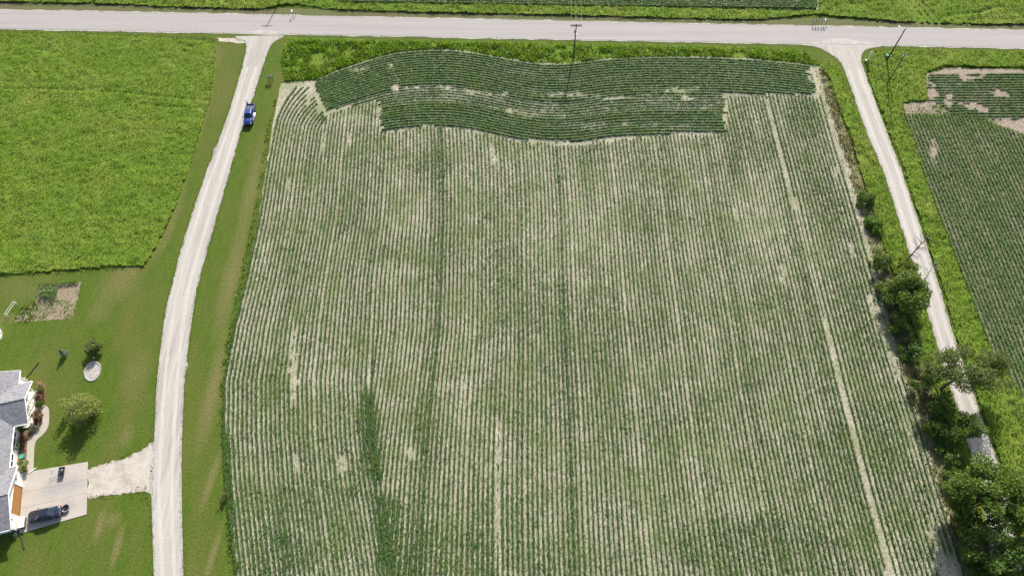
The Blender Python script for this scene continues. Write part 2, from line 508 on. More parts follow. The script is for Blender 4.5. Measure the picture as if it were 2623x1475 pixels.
M['shorts'] = plain('black_cotton', (0.025, 0.025, 0.03), 0.9)
M['hair'] = plain('dark_hair', (0.03, 0.022, 0.018), 0.7)
M['pool'] = plain('pool_liner_water', (0.10, 0.30, 0.38), 0.08)
M['cream'] = plain('cream_deck', (0.66, 0.62, 0.54), 0.8)

def shingle_mat():
    m, nt, b = nmat('grey_shingle')
    N, L = nt.nodes.new, nt.links.new
    tc = N('ShaderNodeTexCoord')
    br = N('ShaderNodeTexBrick')
    br.inputs['Scale'].default_value = 1.0
    br.inputs['Brick Width'].default_value = 0.32; br.inputs['Row Height'].default_value = 0.145
    br.inputs['Mortar Size'].default_value = 0.008
    br.inputs['Color1'].default_value = (0.165, 0.165, 0.18, 1); br.inputs['Color2'].default_value = (0.29, 0.28, 0.295, 1)
    br.inputs['Mortar'].default_value = (0.10, 0.10, 0.11, 1)
    mp = N('ShaderNodeMapping'); mp.inputs['Rotation'].default_value = (0, 0, 0)
    L(tc.outputs['Object'], mp.inputs[0]); L(mp.outputs[0], br.inputs['Vector'])
    no = N('ShaderNodeTexNoise'); no.inputs['Scale'].default_value = 3.5; no.inputs['Detail'].default_value = 8
    no.inputs['Roughness'].default_value = 0.8
    L(tc.outputs['Object'], no.inputs['Vector'])
    mx = N('ShaderNodeMix'); mx.data_type = 'RGBA'; mx.blend_type = 'OVERLAY'; mx.inputs[0].default_value = 0.6
    L(br.outputs[0], mx.inputs[6]); L(no.outputs[0], mx.inputs[7])
    L(mx.outputs[2], b.inputs['Base Color'])
    b.inputs['Roughness'].default_value = 0.9
    bp = N('ShaderNodeBump'); bp.inputs['Strength'].default_value = 0.5; bp.inputs['Distance'].default_value = 0.03
    L(br.outputs[1], bp.inputs['Height']); L(bp.outputs[0], b.inputs['Normal'])
    return m
M['shingle'] = shingle_mat()

# ------------------------------------------------------------------ the setting
sheet('ground', [(-1600, -900), (1600, -900), (1600, 2600), (-1600, 2600)], 0.0, M['lawn'])

def road_edge(py0, py1):                     # main road edges, left and right ends of the picture
    a, b = Vector(G(0, py0)), Vector(G(2623, py1))
    d = (b - a)
    return [tuple(a - d * 1.2), tuple(b + d * 1.2)]
N_EDGE = road_edge(25.5, 79.0)
S_EDGE = road_edge(74.0, 123.5)
def shift(e, dy): return [(x, y + dy) for x, y in e]
def band(name, e_lo, e_hi, z, mat, step=3.0, amp=0.10, seed=1, skirt=0.0):
    lo = rough(e_lo, step, amp, seed, False); hi = rough(e_hi, step, amp, seed + 1, False)
    return sheet(name, lo + hi[::-1], z, mat, skirt=skirt)
band('road_edge_stone', shift(S_EDGE, -0.35), shift(N_EDGE, 0.25), 0.035, M['chip_edge'], 2.0, 0.09, 3, 0.03)
band('main_road', S_EDGE, N_EDGE, 0.06, M['asphalt'], 4, 0.03, 5, 0.05)
band('mown_shoulder', shift(N_EDGE, 0.25), shift(N_EDGE, 2.7), 0.008, M['shoulder'], 3, 0.12, 7)

# left gravel drive with its flared junction
DL = [(395, 1490), (392, 1400), (389, 1300), (389, 1230), (394, 1160), (398, 1060), (404, 960), (413, 880), (424, 800), (438, 740),
      (470, 620), (505, 510), (536, 420), (571, 330), (598, 250), (618, 180), (630, 128), (627, 108), (600, 98)]
DR = [(470, 1490), (468, 1400), (466, 1300), (465, 1200), (467, 1100), (472, 1000), (481, 900), (493, 810), (507, 730),
      (537, 620), (566, 520), (591, 430), (620, 330), (646, 255), (669, 185), (686, 135), (700, 110), (728, 96)]
dl = smooth_line(GL(DL), 4); dr = smooth_line(GL(DR), 4)
x0, y0 = dl[0]; x1, y1 = dr[0]
dl = [(x0 + 6, y0 - 25)] + dl; dr = [(x1 + 6, y1 - 25)] + dr      # carries on behind the camera's foot
dl[-1] = (dl[-1][0], dl[-1][1] + 0.6); dr[-1] = (dr[-1][0], dr[-1][1] + 0.6)
sheet('gravel_drive', rough(dl, 0.9, 0.10, 21, False) + rough(dr, 0.9, 0.10, 22, False)[::-1], 0.030, M['gravel'], skirt=0.03)
# short spur to the concrete pad
SP = [(224, 1203), (262, 1190), (300, 1180), (335, 1168), (362, 1155), (382, 1135), (396, 1130), (398, 1275), (388, 1275), (384, 1262), (372, 1258),
      (340, 1262), (300, 1266), (262, 1269), (224, 1272)]
sheet('gravel_spur', rough(GL(SP), 0.45, 0.14, 31), 0.022, M['gravel_worn'], skirt=0.022)
# washed stone corner west of the junction
sheet('gravel_turnout', rough(GL([(548, 96), (628, 99), (630, 112), (600, 110), (560, 106)]), 0.8, 0.2, 33), 0.026, M['gravel_worn'], skirt=0.02)

sheet('gravel_fan', rough(GL([(606, 85.3), (640, 81), (668, 77), (700, 80), (740, 87.6)]), .5, .16, 35), .066, M['fan'])
# right gravel lane with its flared junction
RL = [(2548, 1490), (2508, 1240), (2461, 1075), (2405, 900), (2352, 720), (2305, 570), (2262, 440), (2220, 340), (2190, 255), (2168, 195), (2152, 160), (2125, 138), (2090, 121), (2050, 117)]
RR = [(2622, 1490), (2572, 1240), (2517, 1075), (2455, 900), (2402, 720), (2353, 570), (2310, 440), (2272, 340), (2240, 255), (2217, 190), (2206, 155), (2210, 136), (2228, 125), (2262, 120)]
rl = smooth_line(GL(RL), 4); rr = smooth_line(GL(RR), 4)
rl = [(rl[0][0], rl[0][1] - 25)] + rl; rr = [(rr[0][0], rr[0][1] - 25)] + rr
rl[-1] = (rl[-1][0], rl[-1][1] + 0.6); rr[-1] = (rr[-1][0], rr[-1][1] + 0.6)
sheet('gravel_lane', rough(rl, 0.9, 0.09, 41, False) + rough(rr, 0.9, 0.09, 42, False)[::-1], 0.031, M['gravel'], skirt=0.03)

sheet('gravel_fan', rough(GL([(2052, 112.4), (2090, 108), (2130, 101), (2180, 102), (2230, 109), (2268, 116.5)]), .5, .2, 36), .066, M['fan'])
def at_y(line, Y):
    p = sorted(line, key=lambda q: q[1]); return np.interp(Y, [q[1] for q in p], [q[0] for q in p])
def tracks(l, r, y0_, y1_, fr, wd, seed):
    Yt = np.arange(y0_, y1_, 1.0)
    a, b = at_y(l, Yt), at_y(r, Yt)
    for k, f in enumerate(fr):
        c = a + (b - a) * f + .10 * np.sin(Yt / 7 + k)
        rg = random.Random(seed + k)
        lo_ = [(float(x_) - wd * rg.uniform(.6, 1.1), float(y_)) for x_, y_ in zip(c, Yt)]
        hi_ = [(float(x_) + wd * rg.uniform(.6, 1.1), float(y_)) for x_, y_ in zip(c, Yt)]
        sheet('wheel_track', lo_ + hi_[::-1], .0345, M['gravel_pressed'])
tracks(dl, dr, -8, 123, (.27, .70), .34, 81)
tracks(rl, rr, -8, 122, (.25, .74), .36, 91)
# crop soil: main field
TOPC = [(806, 207), (866, 182), (928, 161.5), (990, 143.5), (1032, 136), (1094.6, 131), (1164.5, 131), (1234, 139.8), (1304, 153.7), (1374, 164), (1426, 166),
        (1479, 162.5), (1549, 153.7), (1654, 148.5), (1750, 148.5), (1828, 149), (1933, 154), (2037, 164), (2083, 171)]
LEFTE = [(720, 215), (710, 262), (700, 310), (690, 390), (660, 572), (634, 706), (604, 842), (575, 970), (576, 1060), (588, 1222), (608, 1475), (612, 1500)]
field = GL([(735, 212), (806, 208)] + [(x, y - 3) for x, y in TOPC[1:]] + [(2100, 172), (2118, 250), (2160, 380), (2215, 570), (2260, 760), (2310, 940), (2368, 1120), (2420, 1290), (2478, 1475)])
fl = GL(LEFTE)
field_poly = field + [(field[-1][0], -10), (fl[-1][0] + 5, -10)] + fl[::-1]
sheet('crop_field', rough(field_poly, 1.5, 0.15, 51), 0.012, M['soil'])
# far soybean field beyond the road
far_f = GL([(905, 8), (1500, 15), (2095, 26), (2100, -60), (880, -60)])
sheet('far_crop_field', far_f, 0.010, M['soil'])
corner_f = GL([(2420, -25), (2640, 6), (2760, 10), (2760, -50), (2420, -45)])
sheet('corner_crop_field', corner_f, 0.010, M['soil'])
# field east of the lane
east_f = GL([(2352, 262), (2378, 262), (2376, 225), (2372, 190), (2420, 176), (2760, 182), (3000, 600), (3000, 1600), (2760, 1490), (2655, 1060), (2536, 887), (2440, 640), (2376, 480), (2320, 300), (2312, 266)])
sheet('east_crop_field', rough(east_f, 1.6, 0.15, 53), 0.012, M['bare'])

# ------------------------------------------------------------------ crop rows
PITCH_ROW = 0.762
# bare or thin places, survey pixels: x, y, rx, ry, slant, strength
BARE = [(1016, 217, 11, 18, 0, 1), (1000, 168, 9, 13, 0, .9), (913, 178, 18, 9, 0, .6), (940, 172, 14, 8, 0, .5), (763, 211, 48, 12, -.15, 1),
        (796, 242, 9, 32, -.35, 1), (822, 275, 9, 14, -.4, .8), (829, 365, 5, 60, 0, .95), (891, 354, 6, 40, 0, .8), (1264, 372, 6, 40, 0, .95),
        (1270, 430, 4, 40, 0, .7), (1458, 367, 75, 5, 0, 1), (1304, 283, 9, 5, 0, .8), (1444, 300, 14, 6, 0, .7), (1060, 225, 45, 4, 0, .6),
        (1741, 228, 90, 11, 0, .55), (1766, 252, 24, 6, 0, .85), (1600, 248, 75, 3.2, -.11, .95), (2097, 228, 14, 34, -.1, 1), (2080, 190, 14, 20, 0, .7),
        (1450, 240, 130, 10, .05, .55), (1230, 236, 90, 9, .08, .5), (1110, 222, 60, 6, 0, .6), (1350, 290, 60, 16, 0, .35), (1500, 320, 110, 12, 0, .4), (1700, 320, 80, 12, 0, .4), (1330, 180, 40, 10, 0, .35), (1430, 200, 24, 8, 0, .5), (1880, 243, 40, 5, 0, .8), (1862, 290, 7, 50, 0, .6), (900, 300, 70, 22, 0, .4),
        (970, 300, 10, 34, 0, .6), (1885, 553, 6, 20, .1, .9), (2141, 448, 7, 34, .2, .6), (2006, 710, 13, 36, .2, .6), (2183, 636, 7, 28, .2, .7),
        (2238, 793, 13, 60, .3, .9), (2283, 890, 18, 90, .3, 1), (752, 955, 11, 115, 0, 1), (760, 1199, 9, 34, 0, .7), (881, 1189, 14, 45, .1, .7),
        (1057, 1158, 14, 28, 0, .75), (1143, 1130, 14, 20, 0, .6), (1277, 1340, 7.5, 170, 0, 1), (1277, 1130, 4, 80, 0, .5), (740, 490, 8, 40, 0, .6),
        (680, 640, 20, 40, 0, .3), (1190, 1020, 9, 60, 0, .6), (1160, 1300, 5, 50, 0, .3), (2330, 1120, 12, 60, .3, .5), (2400, 1400, 18, 90, .2, 1),
        (2440, 1475, 25, 80, .2, 1), (1050, 560, 60, 60, 0, .25), (1450, 600, 150, 120, 0, .18), (1950, 560, 60, 160, 0, .25), (1010, 690, 60, 25, 0, .3),
        # east field
        (2486, 197, 48, 9, 0, 1), (2430, 185, 20, 6, 0, .7), (2552, 238, 28, 8, .1, .95), (2388, 234, 14, 24, 0, 1), (2429, 258, 10, 20, 0, .9),
        (2500, 275, 36, 9, .25, .95), (2576, 312, 44, 8, .1, .95), (2391, 385, 11, 34, 0, 1), (2640, 310, 40, 10, 0, 1), (2540, 380, 30, 14, 0, .3)]
DENSE = [(945, 1075, 30, 85, .8), (958, 1180, 34, 50, .6), (1010, 1440, 50, 95, .8), (995, 1330, 42, 70, .6), (1110, 1130, 60, 60, .25), (1160, 1420, 170, 90, .3), (700, 1420, 110, 70, .25),
         (1420, 1430, 120, 60, .2), (1930, 1400, 220, 90, .28), (1878, 425, 10, 55, .5), (590, 1300, 14, 200, .4), (1110, 420, 60, 40, .2), (2060, 300, 50, 60, .3), (850, 285, 30, 14, .3), (1000, 330, 30, 14, .3),
         (2200, 1150, 120, 120, .15)]
def density(x, y, lo=0.62, seed=3):
    px, py = PXY(x, y)
    d = lo + (1 - lo) * (0.7 * vnoise(x, y, 8.0, seed) + 0.3 * vnoise(x, y, 1.6, seed + 1)) * 1.3 - (1 - lo) * .25
    for (cx, cy, rx, ry, sl, st) in BARE:
        dx = px - cx - sl * (py - cy) if ry > rx else px - cx
        dy = py - cy if ry > rx else py - cy - sl * (px - cx)
        q = (dx / rx) ** 2 + (dy / ry) ** 2
        k = q < 3.0
        if k.any():
            edge = 1.15 + 1.5 * (vnoise(x[k], y[k], 1.3, 77) - 0.5) + 0.9 * (vnoise(x[k], y[k], 0.45, 78) - 0.5)
            d[k] *= 1 - 0.94 * st * np.clip((edge - q[k]) * 0.95, 0, 1)
    for (cx, cy, rx, ry, st) in DENSE:
        q = ((px - cx) / rx) ** 2 + ((py - cy) / ry) ** 2
        d += st * np.clip((1.2 - q) * 1.2, 0, 1) * (.5 + vnoise(x, y, 1.2, 91))
    # thin row left by the planter along one pass
    k = (np.abs(x - 55.7) < 0.42) & (y < 112)
    d[k] *= np.where(y[k] < 58, 0.18, np.where(y[k] > 82, .32, .6))
    return np.clip(d, 0, 1.5)

def row_object(name, line, mat, label, cat, group, per_m=30, half=0.17, hgt=0.34, lo=0.62, seed=3, leaf=(0.13, 0.24), parent=None):
    L = np.asarray(line)
    seg = np.linalg.norm(np.diff(L, axis=0), axis=1)
    cum = np.concatenate([[0], np.cumsum(seg)])
    n = int(cum[-1] * per_m)
    if n < 20: return None
    t = RNG.uniform(0, cum[-1], n)
    cx, cy = np.interp(t, cum, L[:, 0]), np.interp(t, cum, L[:, 1])
    i = np.clip(np.searchsorted(cum, t) - 1, 0, len(seg) - 1)
    d = (L[i + 1] - L[i]) / (seg[i][:, None] + 1e-9)
    de = density(cx, cy, lo, seed)
    keep = RNG.random(n) < de
    if keep.sum() < 12: return None
    cx, cy, d, de = cx[keep], cy[keep], d[keep], de[keep]
    n = len(cx)
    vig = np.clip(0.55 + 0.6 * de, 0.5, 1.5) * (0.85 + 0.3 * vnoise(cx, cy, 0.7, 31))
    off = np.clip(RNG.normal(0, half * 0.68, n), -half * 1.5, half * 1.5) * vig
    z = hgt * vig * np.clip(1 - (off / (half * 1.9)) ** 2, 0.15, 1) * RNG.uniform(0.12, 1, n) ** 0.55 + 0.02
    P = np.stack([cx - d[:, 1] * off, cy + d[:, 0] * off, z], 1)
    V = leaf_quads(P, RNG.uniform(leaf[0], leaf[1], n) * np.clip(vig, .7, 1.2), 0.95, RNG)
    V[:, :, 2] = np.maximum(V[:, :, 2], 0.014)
    tint = np.clip(RNG.random(n) ** 1.3 * 0.6 + 0.45 * (z / (hgt + .1) - .3), 0, 1)  # upper leaves tinted lighter: sunlit crest painted into the leaf colour
    # solid core of the row: stems and inner leaves, broken where plants are missing
    m = max(2, int(cum[-1] / 0.42))
    tt = np.linspace(0, cum[-1], m + 1)
    sx_, sy_ = np.interp(tt, cum, L[:, 0]), np.interp(tt, cum, L[:, 1])
    ii = np.clip(np.searchsorted(cum, tt) - 1, 0, len(seg) - 1)
    dd = (L[ii + 1] - L[ii]) / (seg[ii][:, None] + 1e-9)
    dn = density(sx_, sy_, lo, seed) * (0.6 + 0.65 * RNG.random(m + 1))
    wv = half * np.clip(dn, 0, 1.7) * RNG.uniform(.55, 1.05, m + 1)
    hv = hgt * np.clip(dn, 0, 1.1) * RNG.uniform(.45, .8, m + 1)
    jit = RNG.normal(0, .025, m + 1)
    sx_, sy_ = sx_ - dd[:, 1] * jit, sy_ + dd[:, 0] * jit
    prof = [(-1.0, .05), (-.5, 1.0), (.5, 1.0), (1.0, .05)]
    rings = np.stack([np.stack([sx_ - dd[:, 1] * wv * a, sy_ + dd[:, 0] * wv * a, .014 + hv * b], 1) for a, b in prof], 1)
    ok_ = (dn[:-1] > .33) & (dn[1:] > .33)
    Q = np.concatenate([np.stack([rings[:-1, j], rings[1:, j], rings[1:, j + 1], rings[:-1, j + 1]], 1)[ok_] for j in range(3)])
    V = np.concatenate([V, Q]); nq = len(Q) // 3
    tint = np.concatenate([tint, RNG.uniform(0, .35, nq), RNG.uniform(.3, .75, nq), RNG.uniform(0, .35, nq)])  # lit top and shaded flanks of the core put into its tint
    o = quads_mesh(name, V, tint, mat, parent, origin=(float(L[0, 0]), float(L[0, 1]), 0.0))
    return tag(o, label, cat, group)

def polyfun(px_pts):
    g = sorted(GL(px_pts))
    xs, ys = np.array([p[0] for p in g]), np.array([p[1] for p in g])
    return lambda x: np.interp(x, xs, ys)
ytop_c = polyfun(smooth_line(TOPC, 5))
LOWC = [(833, 294), (856, 280.5), (897, 271), (928, 263), (963.6, 256.6)]
LOWC2 = [(978, 341), (990.6, 337), (1021.6, 331), (1080, 323), (1094.6, 319.7), (1164, 323), (1234, 335.4), (1304, 351), (1374, 360), (1444, 365), (1514, 361.6),
         (1584, 353), (1654, 346), (1750, 340.7), (1859, 337)]
LOWC3 = [(1862, 241), (2093, 241)]
low_c = polyfun(LOWC + LOWC2 + LOWC3)
XW = G(833, 294)[0]
# lengthwise rows: control lines X(Y), survey readings in metres, blended across the field
YK = np.array([-10.0, 15.0, 22.0, 29.0, 37.0, 46.0, 56.0, 66.0, 80.0, 92.0, 104.0, 120.0])
CTRL_L = [(-49.2, np.array([-33.0, -40.6, -42.7, -45.0, -47.2, -48.9, -49.1, -48.8, -49.1, -49.6, -49.9, -50.2])),
          (-25.0, np.array([-12.0, -17.6, -19.2, -21.0, -22.8, -24.3, -24.8, -25.2, -25.0, -25.6, -26.2, -27.0]))]
CTRL_R = [(-25.0, np.array([-25.2, -25.2, -25.2, -25.2, -25.0, -24.7, -24.8, -25.2, -25.0, -25.6, -26.2, -27.0])),
          (-13.5, np.array([-13.6, -13.8, -13.9, -13.9, -13.7, -13.5, -13.1, -13.2, -13.4, -14.2, -15.2, -16.0])),
          (9.35, np.array([9.3, 9.3, 9.35, 9.4, 9.35, 9.3, 9.4, 9.45, 9.4, 9.35, 9.2, 9.0])),
          (66.3, np.array([66.4, 66.4, 66.3, 66.2, 66.2, 66.0, 66.1, 66.3, 66.4, 66.6, 66.8, 67.0]))]
def ctrl(C, x0, Y):
    xs = [c[0] for c in C]
    k = min(max(np.searchsorted(xs, x0) - 1, 0), len(xs) - 2)
    f = (x0 - xs[k]) / (xs[k + 1] - xs[k])
    a, b = np.interp(Y, YK, C[k][1]), np.interp(Y, YK, C[k + 1][1])
    return a * (1 - f) + b * f + 0.10 * np.sin(Y / 6.3 + 1.3 * math.sin(x0 * .11))
seam = lambda Y: ctrl(CTRL_L, -25.0, Y)
g_main = 'lengthwise soybean rows of the main field'
l_main = 'straight thin soybean row running lengthwise over pale stubble in the main field'
l_dense = 'denser darker soybean row standing out among the thin rows of the main field'
l_left = 'thin soybean row bending with the curved gravel drive at the side of the main field'
g_cont = 'wavy soybean rows along the road side of the main field'
l_cont = 'dense wavy green soybean row across the ends of the lengthwise rows, near the road'
x0 = -49.2; n_row = 4
while x0 < 67.4:
    left = x0 < -24.7
    Y = np.arange(9.0, 122.0, 0.5)
    X = ctrl(CTRL_L if left else CTRL_R, x0, Y)
    if left and x0 < -39.6:                                   # the corner rows turn towards the east at their far end
        y_s = 104.5 - 0.25 * (x0 + 49.2)
        X = X + np.where(Y > y_s, (0.022 + 0.0055 * (x0 + 49.2)) * (Y - y_s) ** 2, 0)
        ok = (X < -44.7 + (116.6 - Y) * 0.505) & (Y < 115.6)
    else:
        ok = Y < low_c(X) - 0.15 + random.Random(int(x0 * 77)).uniform(-.6, .5)
    if not left: ok &= X > seam(Y) - 0.9
    else: ok &= X < -24.2 + np.clip((46 - Y) * 0.235, 0, 9)
    P = np.stack([X, Y], 1)[ok]
    if len(P) > 4:
        dense = min(abs(x0 - 9.4), abs(x0 + 13.4)) < 0.4
        vr = random.Random(int(x0 * 100)).uniform(-1, 1)
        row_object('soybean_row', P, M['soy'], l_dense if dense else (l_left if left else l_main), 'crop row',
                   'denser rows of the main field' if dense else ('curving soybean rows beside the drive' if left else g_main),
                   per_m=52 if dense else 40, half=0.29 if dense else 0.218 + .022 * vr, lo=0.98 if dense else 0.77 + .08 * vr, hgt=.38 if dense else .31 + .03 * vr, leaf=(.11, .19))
    n_row += 1
    x0 += PITCH_ROW + (0.11 if n_row % 12 == 0 else -0.01)
for k in range(40):                                           # rows that follow the wavy field edge
    Xr = np.arange(-46.0, 67.2, 0.5)
    Yr = ytop_c(Xr) - 0.5 - k * 0.772 + 0.06 * np.sin(Xr / 5.0 + k)
    lo_b = low_c(Xr + random.Random(k).uniform(-.8, .8)) + .12 * np.sin(Xr * 1.7)
    ok = (Yr > lo_b - 0.05) & (Xr > np.maximum(-44.2 + (116.6 - Yr) * 0.505, -46)) & (Xr > XW - 6 + 0 * Xr)
    idx = np.where(ok)[0]
    if len(idx) == 0: continue
    for part in np.split(idx, np.where(np.diff(idx) > 1)[0] + 1):
        if len(part) > 8:
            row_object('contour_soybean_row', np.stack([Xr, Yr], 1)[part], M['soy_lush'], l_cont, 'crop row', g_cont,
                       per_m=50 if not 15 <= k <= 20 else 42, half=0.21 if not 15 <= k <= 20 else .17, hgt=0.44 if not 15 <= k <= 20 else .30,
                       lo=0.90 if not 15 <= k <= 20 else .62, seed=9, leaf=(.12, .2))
# east field: cross rows near the road, lengthwise rows behind
g_e1, l_e1 = 'cross rows of the east field', 'green soybean row parallel to the paved road, among bare patches east of the gravel lane'
g_e2, l_e2 = 'lengthwise rows of the east field', 'green soybean row running alongside the gravel lane, in the field east of it'
for k in range(26):
    Xr = np.arange(88.0, 136.0, 0.5)
    Yr = np.interp(Xr, [88, 136], [G(2372, 190)[1], G(2760, 188)[1]]) - 0.4 - k * 0.78 + 0.05 * np.sin(Xr / 4 + k)
    px, py = PXY(Xr, Yr)
    ok = (px > 2374) & ((py < 262) | (px > 2390 + (py - 262) * 1.6)) & (py < 312 + (px - 2560) * 0.10)
    idx = np.where(ok)[0]
    if len(idx) < 10: continue
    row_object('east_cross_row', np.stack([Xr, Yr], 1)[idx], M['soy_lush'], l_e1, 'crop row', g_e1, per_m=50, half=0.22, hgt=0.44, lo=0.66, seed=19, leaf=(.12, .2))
x0 = 83.6
while x0 < 130:
    Y = np.arange(25.0, 108.0, 0.5)
    X = x0 + 0.08 * np.sin(Y / 5 + x0) + 0 * Y
    px, py = PXY(X, Y)
    ok = (py > 268 + np.clip((px - 2400) * 0.33, 0, 90)) & (px < 2720) & (py < 1250)
    P = np.stack([X, Y], 1)[ok]
    if len(P) > 6:
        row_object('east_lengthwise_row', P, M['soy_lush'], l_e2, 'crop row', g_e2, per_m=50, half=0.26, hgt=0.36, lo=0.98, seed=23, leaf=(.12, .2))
    x0 += PITCH_ROW
# far field beyond the road
for k in range(16):
    Xr = np.arange(-42.0, 75.0, 0.7)
    Yr = np.interp(Xr, [-42, 75], [G(905, 8)[1], G(2095, 26)[1]]) + 0.4 + k * 0.79
    px, py = PXY(Xr, Yr)
    ok = px < 2094
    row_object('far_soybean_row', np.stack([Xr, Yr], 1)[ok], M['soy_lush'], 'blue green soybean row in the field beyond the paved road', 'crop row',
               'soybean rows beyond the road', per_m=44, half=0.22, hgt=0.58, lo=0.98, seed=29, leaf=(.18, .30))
for k in range(8):
    Xr = np.arange(108.0, 140.0, 0.7)
    Yr = np.interp(Xr, [108, 140], [G(2470, -8)[1], G(2760, 2)[1]]) + k * 0.79
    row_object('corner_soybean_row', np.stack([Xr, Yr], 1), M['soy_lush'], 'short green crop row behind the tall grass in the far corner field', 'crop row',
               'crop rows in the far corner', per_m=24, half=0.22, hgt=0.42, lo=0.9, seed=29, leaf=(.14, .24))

# ------------------------------------------------------------------ grass, weeds and meadow (nobody could count them)
def grass(name, poly, mat, label, cat='grass', dens=15, w=(0.10, 0.24), h=(0.18, 0.42), lean=0.9, clump=1.1, seed=1, hole=0.30, cut=None, leafy=0.5, base=None, hummock=0.0):
    rg = np.random.default_rng(seed)
    hum = lambda a, b: 0 * a
    if base: sheet(name + '_ground', rough(poly, 1.2, 0.18, seed), 0.006 + 0.0002 * (seed % 9), M[base])
    if hummock > 0:
        hum = lambda a, b: hummock * (.6 * vnoise(a, b, .95, seed + 40) + .25 * vnoise(a, b, .5, seed + 41) + .5 * vnoise(a, b, 2.6, seed + 42))
        pa_ = np.asarray(poly); lo_, hi_ = pa_.min(0), pa_.max(0); st_ = .42
        gx, gy = np.meshgrid(np.arange(lo_[0], hi_[0], st_), np.arange(lo_[1], hi_[1], st_))
        sh = gx.shape
        jx, jy = gx + rg.uniform(-.13, .13, sh), gy + rg.uniform(-.13, .13, sh)
        ins = in_poly(jx.ravel(), jy.ravel(), poly).reshape(sh)
        if cut is not None: cm = cut(jx.ravel(), jy.ravel()).reshape(sh)
        else: cm = np.ones(sh, bool)
        gz = .012 + hum(jx, jy) * np.where(cm, 1, .12)
        G3 = np.stack([jx, jy, gz], 2).reshape(-1, 3)
        ok = ins[:-1, :-1] & ins[1:, :-1] & ins[:-1, 1:] & ins[1:, 1:]
        id_ = np.arange(sh[0] * sh[1]).reshape(sh)
        F = np.stack([id_[:-1, :-1][ok], id_[:-1, 1:][ok], id_[1:, 1:][ok], id_[1:, :-1][ok]], 1)
        used, inv = np.unique(F, return_inverse=True); F = inv.reshape(F.shape)
        me = bpy.data.meshes.new(name + '_sward')
        me.from_pydata(G3[used].tolist(), [], F.tolist()); me.update()
        me.polygons.foreach_set('use_smooth', [True] * len(me.polygons))
        link(name + '_sward', me, M[base])['kind'] = 'structure'
    x, y = pts_in(poly, dens, rg)
    nz = 0.65 * vnoise(x, y, clump, seed) + 0.35 * vnoise(x, y, clump * 3.1, seed + 5)
    keep = rg.random(len(x)) < np.clip((nz - hole + 0.25) * 3.0, 0.10, 1)
    if cut is not None: keep &= cut(x, y)
    x, y, nz = x[keep], y[keep], nz[keep]
    n = len(x)
    hh = (h[0] + (h[1] - h[0]) * np.clip((nz - .15) * 1.4, 0, 1)) * rg.uniform(.7, 1.2, n)
    ww = rg.uniform(w[0], w[1], n)
    lf = rg.random(n) < leafy
    P = np.stack([x, y, 0.008 + hum(x, y)], 1)
    V = np.empty((n, 4, 3))
    b = ~lf
    V[b] = blade_quads(P[b], ww[b], hh[b], lean, rg)
    P2 = P[lf].copy(); P2[:, 2] += hh[lf] * rg.uniform(.45, 1, lf.sum())
    V[lf] = leaf_quads(P2, ww[lf] * 1.25, 1.1, rg)
    V[:, :, 2] = np.maximum(V[:, :, 2], 0.010)
    tint = np.clip(rg.random(n) * .8 + (nz - .5) * .7 + .1, 0, 1)
    c = (float(x.mean()), float(y.mean()), 0.0)
    o = quads_mesh(name, V, tint, mat, None, origin=c)
    return tag(o, label, cat, None, 'stuff')

def off_track(lines, wd):
    """keeps blades out of pressed wheel tracks (survey pixel polylines)"""
    segs = []
    for ln in lines:
        g = GL(ln); segs += list(zip(g[:-1], g[1:]))
    def f(x, y):
        ok = np.ones(len(x), bool)
        for (a, b) in segs:
            ax, ay = a; dx, dy = b[0] - ax, b[1] - ay
            t = np.clip(((x - ax) * dx + (y - ay) * dy) / (dx * dx + dy * dy), 0, 1)
            ok &= np.hypot(x - ax - t * dx, y - ay - t * dy) > wd
        return ok
    return f

meadow = GL([(-160, 90), (0, 86), (200, 89), (400, 96), (548, 108), (556, 125), (551, 190), (543, 250), (523, 310), (506, 380), (482, 450), (452, 530), (415, 610), (382, 672), (372, 682),
             (250, 688), (100, 700), (0, 706), (-160, 716)])
grass('meadow_grass', meadow, M['meadow'], 'lush bright green meadow of tall grass west of the gravel drive', 'meadow', dens=22, w=(.10, .22), h=(.05, .20), clump=0.75,
      seed=3, hole=.22, base='rough_base', leafy=0.6, hummock=.42,
      cut=off_track([[(-60, 228), (120, 230), (300, 238), (420, 250), (545, 262)], [(300, 262), (400, 272), (520, 282)]], 0.22))
grass('drive_junction_grass', GL([(0, 79), (240, 86), (420, 91), (545, 97), (560, 108), (545, 112), (400, 98), (200, 91), (0, 88)]), M['verge'],
      'short rough grass between the paved road and the meadow', dens=14, h=(.1, .28), seed=4)
ditch_w = GL([(728, 112), (760, 104), (1000, 107), (1300, 112), (1600, 119), (1900, 127), (2060, 134), (2100, 165), (2083, 168), (2037, 160), (1933, 150), (1828, 147), (1654, 146),
              (1549, 151), (1479, 160), (1426, 164), (1374, 162), (1304, 152), (1234, 137), (1164, 128), (1094, 128), (1032, 133), (990, 140), (928, 158), (866, 178), (806, 203), (770, 206), (735, 211), (726, 190), (722, 160)])
grass('ditch_grass', ditch_w, M['ditch'], 'tall dark green ditch grass between the paved road and the wavy crop rows', dens=34, w=(.12, .3), h=(.2, .75), clump=1.5, seed=6, hole=.42,
      base='rough_base', leafy=0.55)
grass('road_bank_grass', GL([(728, 99), (1000, 104), (1400, 110), (1800, 118), (2040, 125), (2060, 133), (1900, 127), (1600, 119), (1300, 112), (1000, 107), (760, 104)]), M['ditch'],
      'short green grass on the near shoulder of the paved road', dens=24, w=(.1, .22), h=(.10, .26), seed=8, base='rough_base')
